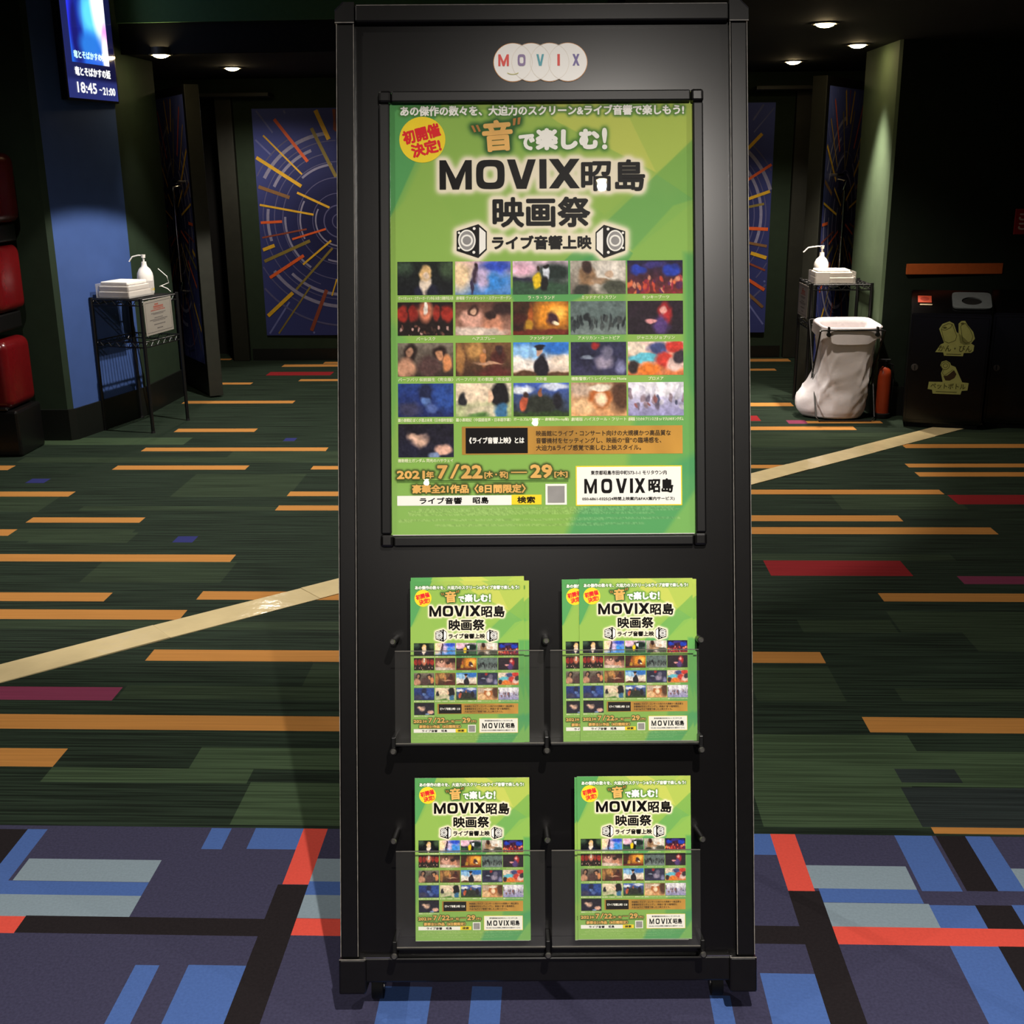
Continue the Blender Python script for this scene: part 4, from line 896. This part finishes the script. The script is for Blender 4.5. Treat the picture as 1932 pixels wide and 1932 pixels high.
# ------------------------------------------------------------------ wire racks with sanitiser
M_wire = mat('black_wire', (16, 16, 17), .4, .5)
M_white = mat('white_plastic', (232, 228, 222), .4, .4, var=.02)
M_soft = mat('white_tissue', (236, 230, 222), .8, .2, var=.03)
M_tray = mat_clear('clear_tray', 1.4, (.96, .95, .94), .08, haze=.18)
M_sign = mat('laminated_paper', (146, 140, 130), .35, .4, var=.03)  # white paper greyed; the shade it hangs in is put into its colour
def rack(loc, rotz, a, b, label, sign_lines):
    t = tag(empty('wire_rack', loc, rotz), label, 'rack', 'black wire racks'); H = .82
    for i, (x, y) in enumerate(((0, 0), (a, 0), (a, b), (0, b))):
        p = MB().cyl((x, y, .012), (x, y, H + .012), .011, n=10).build('post', M_wire, t, True)
        MB().cyl((x, y, 0), (x, y, .014), .014, .011, n=10).build('foot', K['rubber'], p)
    for nm, z, wires in (('wire_shelf', H, 16), ('wire_shelf', .565, 0)):
        m = MB()
        for zz in (z, z - .032):
            for p, q in (((0, 0), (a, 0)), ((a, 0), (a, b)), ((a, b), (0, b)), ((0, b), (0, 0))): m.cyl((*p, zz), (*q, zz), .0042, n=6)
        if wires:
            for k in range(1, wires): m.cyl((a * k / wires, 0, z + .003), (a * k / wires, b, z + .003), .0022, n=5)
            for k in (.33, .67): m.cyl((0, b * k, z - .002), (a, b * k, z - .002), .003, n=5)
        nz_ = 12
        for (p, q) in (((0, 0), (a, 0)), ((a, 0), (a, b)), ((0, b), (0, 0)), ((a, b), (0, b))):
            for k in range(nz_):
                f0, f1 = k / nz_, (k + 1) / nz_; z0, z1 = (z, z - .032) if k % 2 else (z - .032, z)
                m.cyl((p[0] + (q[0] - p[0]) * f0, p[1] + (q[1] - p[1]) * f0, z0), (p[0] + (q[0] - p[0]) * f1, p[1] + (q[1] - p[1]) * f1, z1), .0022, n=4)
        m.build(nm, M_wire, t)['kind'] = 'stuff'
    return t
def notice(label, mtx, w=.297, h=.21):
    n = link('notice_sheet', MB().box((0, -.0015, 0), (w, 0, h)).mesh('notice_sheet'), M_sign); n.matrix_world = mtx
    tag(n, label, 'notice')
    q = Ink(); e = .014
    for x0, z0, x1, z1 in ((e, e, w - e, e), (e, h - e, w - e, h - e), (e, e, e, h - e), (w - e, e, w - e, h - e)): q.line((x0, z0), (x1, z1), .0022)
    link('printed_border', q.mesh('printed_border', 1, .0018, 1e-6), mat('notice_border_ink', (60, 56, 60), .6, .2), n)
    q = Ink(); q2 = Ink(); rg = random.Random(4)
    def dashes(k, z, x0, x1, hh):
        x = x0
        while x < x1 - .004:
            d = rg.uniform(.006, .014); k.rect((x + min(x + d, x1)) / 2, z, min(d, x1 - x), hh); x += d + .0022
    for z, x0, x1, hh in ((.180, .115, .155, .010), (.166, .10, .205, .010), (.155, .10, .205, .006), (.145, .07, .225, .006)): dashes(q, z, x0, x1, hh)
    for z, x0, x1, hh in ((.127, .07, .225, .005), (.120, .09, .20, .004), (.099, .10, .19, .005), (.088, .05, .24, .005), (.080, .08, .22, .004), (.058, .09, .21, .006), (.034, .12, .18, .007)): dashes(q2, z, x0, x1, hh)
    link('red_lines', q.mesh('red_lines', 1, .0018, 1e-6), mat('notice_red_ink', (150, 74, 60), .6, .2), n)['kind'] = 'stuff'
    link('dark_lines', q2.mesh('dark_lines', 1, .0018, 1e-6), mat('notice_dark_ink', (92, 86, 84), .6, .2), n)['kind'] = 'stuff'
def bottle(loc, rotz, label, r=.048, h=.15, nozzle=.085):
    t = tag(empty('pump_bottle', loc, rotz), label, 'bottle', 'hand sanitiser pump bottles')
    MB().lathe([(0, 0), (r * .92, 0), (r, .006), (r, h * .62), (r * .93, h * .76), (r * .7, h * .9), (r * .36, h), (r * .34, h + .008), (0, h + .008)], n=28).build('bottle_body', M_white, t, True)
    MB().cyl((0, 0, h + .004), (0, 0, h + .028), .017, .015, n=16).build('collar', M_white, t, True)
    MB().cyl((0, 0, h + .028), (0, 0, h + .055), .006, n=10).build('pump_stem', M_white, t, True)
    m = MB(); m.cyl((0, 0, h + .052), (0, 0, h + .072), .012, .014, n=14); m.tube([(0, 0, h + .066), (-.03, 0, h + .068), (-nozzle * .75, 0, h + .060), (-nozzle, 0, h + .030)], .0043, 8); m.build('pump_head', M_white, t, True)
    MB().lathe([(r + .0006, h * .12), (r + .0006, h * .2)], n=28).build('label_band', mat('yellow_label', (214, 190, 60), .5, .3), t, True)
    return t
rack((-2.53, 7.05, 0), math.radians(75), .394, .35, 'black wire rack in front of the blue wall holding a white bottle', None)
Rl = Matrix.Translation((-2.53, 7.05, 0)) @ Matrix.Rotation(math.radians(75), 4, 'Z')
notice('framed paper notice hanging on the side of the left rack', Rl @ Matrix.Translation((.012, -.013, .602)) @ Matrix.Rotation(math.radians(-1.5), 4, 'Y'))
def tray(mtx, w, d, h, label, ltowel):
    t = tag(empty('storage_tray', mtx=mtx), label, 'tray', 'clear storage trays')
    MB().box((0, 0, 0), (w, d, .003)).build('tray_floor', M_tray, t)
    for lo, hi in (((0, 0, 0), (w, .003, h)), ((0, d - .003, 0), (w, d, h)), ((0, 0, 0), (.003, d, h)), ((w - .003, 0, 0), (w, d, h))): MB().box(lo, hi).build('tray_side', M_tray, t)
    for i, (z0, z1, e) in enumerate(((.005, .040, .010), (.042, .072, .014), (.074, h + .012, .022))):
        p = tag(MB().box((e, e, z0), (w - e - .006 * i, d - e, z1), .006).build('folded_towels', M_soft), ltowel[i], 'towels', 'folded white towels'); p.matrix_world = mtx
tray(Rl @ Matrix.Translation((.015, .085, .828)), .262, .235, .085, 'clear tray of white towels on the rack before the blue wall', ['bottom layer of white towels in the left tray', 'middle layer of white towels in the left tray', 'top layer of white towels in the left tray'])
bottle(tuple(Rl @ Vector((.338, .18, .826))), math.radians(8), 'round white pump bottle on the rack before the blue wall', .05, .17, .09)
q = Rl @ Vector((.36, .13, .84))
cord = MB().tube([(q.x + .03, q.y, q.z + .14), (q.x + .08, q.y + .01, q.z + .09), (q.x + .085, q.y + .02, q.z + .05), (q.x + .03, q.y + .0, q.z + .028), (q.x + .06, q.y - .05, q.z + .035), (q.x + .10, q.y - .06, q.z + .02), (q.x + .115, q.y - .05, q.z + .0)], .003, 6).build('cord', M_white, None, True)
tag(cord, 'thin white cord curling beside the bottle on the left rack', 'cord')
rack((1.645, 7.73, 0), 0, .385, .36, 'black wire rack behind the white rubbish bag holding a tissue tray', None)
notice('paper notice hung on the left end of the right rack', Matrix.Translation((1.629, 8.05, .60)) @ Matrix.Rotation(math.radians(-90), 4, 'Z'))
Rr = Matrix.Translation((1.665, 7.755, .826))
tray(Rr, .265, .20, .075, 'clear tray of white towels on the rack behind the bag', ['bottom layer of white towels in the right tray', 'middle layer of white towels in the right tray', 'top layer of white towels in the right tray'])
bottle((1.755, 8.0, .826), math.radians(5), 'white pump bottle with long spout behind the tray on the right rack', .048, .155, .125)
tag(MB().box((1.67, 7.742, .826), (1.76, 7.752, .90), .002).build('tissue_packet', M_soft), 'small upright white packet in front of the tray on the right rack', 'packet')

# ------------------------------------------------------------------ white rubbish bag on a folding frame
M_bag = mat('white_bag_plastic', (226, 220, 222), .38, .4, var=.03, vscale=9, bump=.6, bscale=18)
M_bag.node_tree.nodes['Principled BSDF'].inputs['Subsurface Weight'].default_value = .15
M_bag.node_tree.nodes['Principled BSDF'].inputs['Subsurface Radius'].default_value = (.02, .02, .02)
bag = tag(empty('rubbish_bag', (1.82, 7.52, 0)), 'white plastic rubbish bag hanging open on a folding frame', 'bag')
def bag_mesh():
    """Sack with sharp creases: rings of points pushed in and out by ridged folds."""
    n = 120; rg = np.random.default_rng(8)
    folds = [(rg.uniform(0, 6.28), rg.uniform(-7, 7), rg.uniform(3, 9), rg.uniform(.4, 1)) for _ in range(9)]
    keys = [(.004, -.02, .0, .13, .11, .2, .75), (.012, -.018, 0, .150, .14, .5, .65), (.05, -.016, .0, .160, .146, .9, .55), (.12, -.012, 0, .162, .146, 1.0, .5), (.2, -.006, 0, .164, .146, 1.0, .48), (.28, .0, 0, .164, .146, 1.0, .46),
            (.36, .004, 0, .163, .147, .9, .45), (.44, .010, 0, .168, .150, .7, .42), (.52, .014, 0, .178, .154, .4, .38), (.565, .018, 0, .186, .158, .2, .35), (.588, .018, 0, .190, .160, .1, .32), (.593, .018, 0, .184, .154, .1, .32),
            (.575, .018, 0, .174, .146, .3, .36), (.50, .018, 0, .164, .140, .7, .4), (.38, .01, 0, .14, .128, .9, .5), (.25, -.005, 0, .135, .12, .9, .6), (.14, -.02, 0, .11, .10, .6, .7), (.10, -.02, 0, .02, .02, .0, .9)]
    lv = []
    for i, (a, b) in enumerate(zip(keys, keys[1:])):
        m = 4 if abs(b[0] - a[0]) > .03 else 1
        for k in range(m): lv.append((i + k / m,) + tuple(a[j] + (b[j] - a[j]) * k / m for j in range(7)))
    lv.append((len(keys) - 1,) + keys[-1])
    V = []; Fc = []
    for (i, z, cx, cy, hx, hy, fd, e) in lv:
        for k in range(n):
            t = 2 * math.pi * k / n; c, s = math.cos(t), math.sin(t)
            d = 0.0
            for a0, tw, fr, am in folds:
                u = (t - a0 + tw * (z - .3) * .9) * fr / 2
                d += am * (1 - abs(math.sin(u + .7 * math.sin(z * 17 + a0)))) ** 2 * (.5 + .5 * math.sin(z * 13 + a0 * 3))
            rr = 1 + (d - .9) * .075 * fd
            x = cx + hx * math.copysign(abs(c) ** e, c) * rr; y = cy + hy * math.copysign(abs(s) ** e, s) * rr
            bul = math.exp(-((z - .09) / .12) ** 2) if i < 8 else 0
            w_ = max(0, -c) ** .7 * min(1, max(0, (s + .55) / .5)); x -= w_ * .105 * bul
            V.append((x, y, z + (.028 * (s + 1) / 2 if 8 <= i <= 13 else 0)))
    L = len(lv)
    for i in range(L - 1):
        for k in range(n): Fc.append((i * n + k, i * n + (k + 1) % n, (i + 1) * n + (k + 1) % n, (i + 1) * n + k))
    Fc.append(tuple(range(n))[::-1]); Fc.append(tuple((L - 1) * n + k for k in range(n)))
    me = pymesh('bag_sheet', V, Fc); me.polygons.foreach_set('use_smooth', [True] * len(me.polygons)); return me
bs = link('bag_sheet', bag_mesh(), M_bag, bag)
cuff = MB()
ring_lo, ring_hi = [], []
for k in range(60):
    t = 2 * math.pi * k / 60; c, s = math.cos(t), math.sin(t)
    for lst, z, g in ((ring_lo, .505, .004 + .008 * math.sin(7 * t + 1)), (ring_hi, .585, .006)):
        lst.append(cuff.bm.verts.new((.018 + (.190 + g) * math.copysign(abs(c) ** .33, c), (.161 + g) * math.copysign(abs(s) ** .33, s), z + .028 * (s + 1) / 2 + (.018 * math.sin(5 * t) if lst is ring_lo else 0))))
for k in range(60): cuff.bm.faces.new((ring_lo[k], ring_lo[(k + 1) % 60], ring_hi[(k + 1) % 60], ring_hi[k]))
cuff.build('bag_cuff', M_bag, bag, True)
frm = tag(empty('bag_stand', (1.82, 7.52, 0)), 'folding black wire frame carrying the white rubbish bag', 'bag stand')
for y0, y1, zt in ((-.175, .15, .575), (.175, -.165, .60)):
    MB().tube([(-.185, y0, zt), (-.178, y1, .03), (-.165, y1 - .02 * (1 if y1 < 0 else -1), .008), (.165, y1 - .02 * (1 if y1 < 0 else -1), .008), (.188, y1, .03), (.212, y0, zt), (.19, y0, zt + .004), (-.17, y0, zt + .004), (-.185, y0, zt)], .0055, 8).build('leg_loop', M_wire, frm, True)
for x in (-.135, .165):
    c = MB().cyl((x, -.172, .553), (x, -.188, .553), .014, n=16).build('clip', K['rubber'], frm, True)
    MB().box((x - .006, -.186, .55), (x + .006, -.16, .60), .002).build('clip_arm', K['rubber'], c)

# ------------------------------------------------------------------ recycling bins
M_bin = mat('black_bin_gloss', (6, 6, 7), .22, .5, var=.05)
M_sticker = mat('yellow_green_sticker', (150, 152, 88), .5, .3, var=.06, vscale=30); M_stline = mat('sticker_dark_line', (74, 74, 36), .5, .3); M_stbrown = mat('sticker_brown', (54, 40, 24), .5, .3)
BW, BD, BZF, BZB = .454, .30, .700, .815
def recycling_bin(mtx, label, full):
    t = tag(empty('recycling_bin', mtx=mtx), label, 'bin', 'black recycling bins')
    m = MB(); vs = [[m.bm.verts.new((x, y, z)) for y, z in ((0, .03), (BD, .03), (BD, BZB), (0, BZF))] for x in (0, BW)]
    m.bm.faces.new(vs[0]); m.bm.faces.new(vs[1][::-1])
    for k in range(4): m.bm.faces.new((vs[0][k], vs[0][(k + 1) % 4], vs[1][(k + 1) % 4], vs[1][k]))
    bmesh.ops.bevel(m.bm, geom=list(m.bm.edges), offset=.006, segments=2, affect='EDGES')
    m.build('bin_body', M_bin, t)
    MB().box((.02, .02, 0), (BW - .02, BD - .02, .035)).build('plinth', K['rubber'], t)
    MB().box((.012, -.004, .05), (BW - .012, 0, BZF - .02), .002).build('front_door', M_bin, t)
    kn = MB().cyl((.042, -.003, .375), (.042, -.014, .375), .022, .019, n=20).build('lock', K['steel'], t, True)
    MB().box((.039, -.016, .36), (.045, -.013, .39)).build('key_slot', K['rubber'], kn)
    top = empty('bin_top'); top.parent = t; top.matrix_local = Matrix.Translation((0, 0, BZF)) @ Matrix.Rotation(math.atan2(BZB - BZF, BD), 4, 'X')
    # hinged plate with a round hole: ring of faces round the opening
    M_plate = mat('grey_slot_plate', (92, 98, 100), .4, .4)
    m = MB(); cxp, cyp, hw, hh, n = .345, .165, .112, .105, 40; out_, inn = [], []
    for k in range(n):
        a = 2 * math.pi * k / n; c, s = math.cos(a), math.sin(a); e = .28
        out_.append((cxp + hw * math.copysign(abs(c) ** e, c), cyp + hh * math.copysign(abs(s) ** e, s))); inn.append((cxp + .058 * c, cyp - .01 + .05 * s))
    for z0, z1 in ((.004, .012),):
        A = [m.bm.verts.new((*p, z1)) for p in out_]; B = [m.bm.verts.new((*p, z1)) for p in inn]; C_ = [m.bm.verts.new((*p, z0)) for p in out_]; D_ = [m.bm.verts.new((*p, z0)) for p in inn]
        for k in range(n):
            j = (k + 1) % n; m.bm.faces.new((A[k], A[j], B[j], B[k])); m.bm.faces.new((A[k], C_[k], C_[j], A[j])); m.bm.faces.new((B[k], B[j], D_[j], D_[k]))
    m.build('slot_plate', M_plate, top)
    MB().lathe([(0, .0045), (.055, .0045)], (cxp, cyp - .01, 0), 24).build('slot_hole', K['rubber'], top)
    if not full: return t
    MB().box((.035, .135, .004), (.115, .225, .007), .002).build('red_sticker', mat('red_sticker', (206, 84, 58), .5, .3), top)
    MB().lathe([(0, .0075), (.026, .0075)], (.075, .18, 0), 20).build('sticker_mark', mat('red_sticker_mark', (160, 56, 40), .5, .3), top)
    MB().box((.045, .10, .004), (.118, .116, .007), .003).build('cream_sticker', mat('cream_sticker', (196, 180, 150), .5, .3), top)
    cv = lambda zx, zy: ((zx * .1035 - 5) * .00313, BZF - ((zy * .1035 + 580) - 592) * .00323)
    def st_(name, polys, m, y=-.0058): 
        b = MB()
        for p in polys: b.slab([cv(*q) for q in p], -.004, y)
        return b.build(name, m, t)
    a = st_('can_sticker', [[(550, 380), (600, 290), (720, 240), (800, 280), (860, 430), (930, 470), (1080, 600), (1190, 660), (1185, 760), (1150, 795), (1020, 800), (1010, 860), (680, 860), (660, 800), (520, 800), (600, 660), (660, 630)]], M_sticker)
    st_('bottle_sticker', [[(880, 280), (930, 230), (990, 225), (1040, 300), (1150, 420), (1190, 540), (1120, 640), (1020, 660), (940, 620), (900, 470)]], M_sticker)
    b = st_('pet_bottle_sticker', [[(630, 1040), (650, 970), (730, 945), (800, 985), (820, 1030), (900, 1060), (1045, 1335), (1160, 1345), (1150, 1480), (1050, 1490), (1035, 1560), (540, 1560), (525, 1490), (445, 1480), (455, 1345), (700, 1340), (655, 1180), (680, 1110)]], M_sticker)
    def ink_on(name, fn, m, par):
        q = Ink(); fn(q); o = link(name, q.mesh(name, 1, .0062, 1e-6), m, t); o['kind'] = 'stuff'
    def lines(q, pts, w=.003):
        P_ = [cv(*p) for p in pts]
        for u, v in zip(P_, P_[1:]): q.line(u, v, w)
    def art1(q):
        lines(q, [(590, 390), (610, 330), (700, 280), (770, 290), (750, 350), (660, 400), (590, 390), (660, 600), (740, 630), (850, 580), (870, 500), (770, 290)])
        lines(q, [(935, 300), (920, 330), (985, 590), (1040, 625), (1130, 590), (1150, 500), (1090, 380), (1000, 270), (935, 300)])
        c = cv(650, 355); q.disc(c[0], c[1], .011, .006, 16); c = cv(950, 275); q.disc(c[0], c[1], .010, .006, 16)
        x, z = cv(860, 725); q.text('かん・びん', x, z, .19, .040, .0008, 0, 2, 4); x0, z0 = cv(845, 828); q.rect(x0, z0, .085, .004)
    def art2(q):
        c = cv(720, 1040); q.ring(c[0], c[1], .022, .025, 24); q.ring(c[0], c[1], .011, .014, 20)
        lines(q, [(700, 1110), (680, 1180), (720, 1220), (860, 1110)], .0025)
        x, z = cv(800, 1415); q.text('ペットボトル', x, z, .20, .036, .0008, 0, 2, 4); x0, z0 = cv(780, 1520); q.rect(x0, z0, .12, .004)
    ink_on('can_sticker_lettering', art1, M_stline, a); ink_on('pet_sticker_lettering', art2, M_stline, b)
    ink_on('pet_sticker_band', lambda q: q.poly([cv(*p) for p in ((700, 1230), (770, 1220), (880, 1115), (930, 1190), (900, 1260), (820, 1310), (745, 1310))][::-1]), M_stbrown, b)
    return t
Bm = Matrix.Translation((2.14, 7.19, 0)) @ Matrix.Rotation(math.radians(-14), 4, 'Z')
recycling_bin(Bm, 'black recycling bin with yellow can and bottle stickers', True)
recycling_bin(Bm @ Matrix.Translation((.475, .10, 0)), 'plain black bin in the dark right of the stickered recycling bin', False)
ex = tag(empty('fire_extinguisher', (2.085, 7.47, 0)), 'orange-red cylinder standing between the white bag and the recycling bin', 'extinguisher')
MB().lathe([(0, .0), (.047, 0), (.05, .006), (.05, .03), (.043, .034), (0, .034)], n=24).build('base_ring', K['rubber'], ex, True)
MB().lathe([(0, .034), (.042, .034), (.042, .27), (.036, .31), (.018, .33), (0, .33)], n=24).build('cylinder', mat('orange_red_paint', (140, 50, 22), .3, .5), ex, True)
MB().cyl((0, 0, .32), (0, 0, .37), .014, n=12).box((-.05, -.008, .365), (.03, .008, .378), .002).build('valve_handle', K['rubber'], ex, True)
MB().tube([(.0, 0, .355), (.05, .01, .34), (.058, .01, .25), (.052, .0, .12)], .007, 8).build('hose', K['rubber'], ex, True)

structure(MB().box((2.183, 7.522, .902), (2.775, 7.54, .967), .002).build('trim_11', mat('orange_wall_band', (186, 92, 40), .6, .3, var=.06)))
sg = tag(empty('red_sign', (2.80, 7.47, 1.145)), 'red sign with white lettering at the right edge of the picture', 'sign')
MB().box((0, 0, 0), (.30, .015, .152), .002).build('sign_board', mat('sign_red', (150, 26, 30), .5, .4), sg)
q = Ink(); q.text('こ', .045, .104, .05, .042, .003); q.text('こ', .045, .048, .05, .042, .003); link('sign_lettering', q.mesh('sign_lettering', 1, .001, 1e-6), mat('sign_white', (214, 190, 184), .5, .3), sg)['kind'] = 'stuff'

# ------------------------------------------------------------------ stacked red units at the left edge
M_red = mat('red_gloss_plastic', (88, 8, 12), .25, .5, var=.08); M_redblk = mat('black_gloss_plastic', (12, 11, 11), .3, .5)
for i, (z0, z1, rx, lab) in enumerate(((.27, .665, -3.10, 'lowest glossy red unit of the stack at the left edge'), (.81, 1.185, -3.09, 'middle glossy red unit of the stack at the left edge'), (1.30, 1.68, -3.06, 'topmost glossy red unit of the stack at the left edge'))):
    t = tag(empty('red_vending_unit', (-3.62, 6.42, z0)), lab, 'vending unit', 'red vending units'); w = rx + 3.62; h = z1 - z0
    MB().box((0, 0, 0), (w, .34, h), .055, 5).build('unit_body', M_red, t, True)
    MB().box((-.01, -.01, -.10 if i else -.0), (w - .03, .30, -.002 if i else .02), .01).build('dark_shelf', M_redblk, t)
    MB().cyl((w - .12, -.002, h * .3), (w - .12, -.03, h * .3), .03, n=20).build('turn_knob', K['steel'], t, True)
    MB().box((w - .45, -.006, h * .45), (w - .2, .0, h * .9), .004).build('window_panel', M_redblk, t)
bs_ = tag(MB().box((-3.64, 6.42, 0), (-3.08, 6.74, .268), .015).build('stack_base', M_redblk), 'black base under the stacked red units at the left edge', 'base')
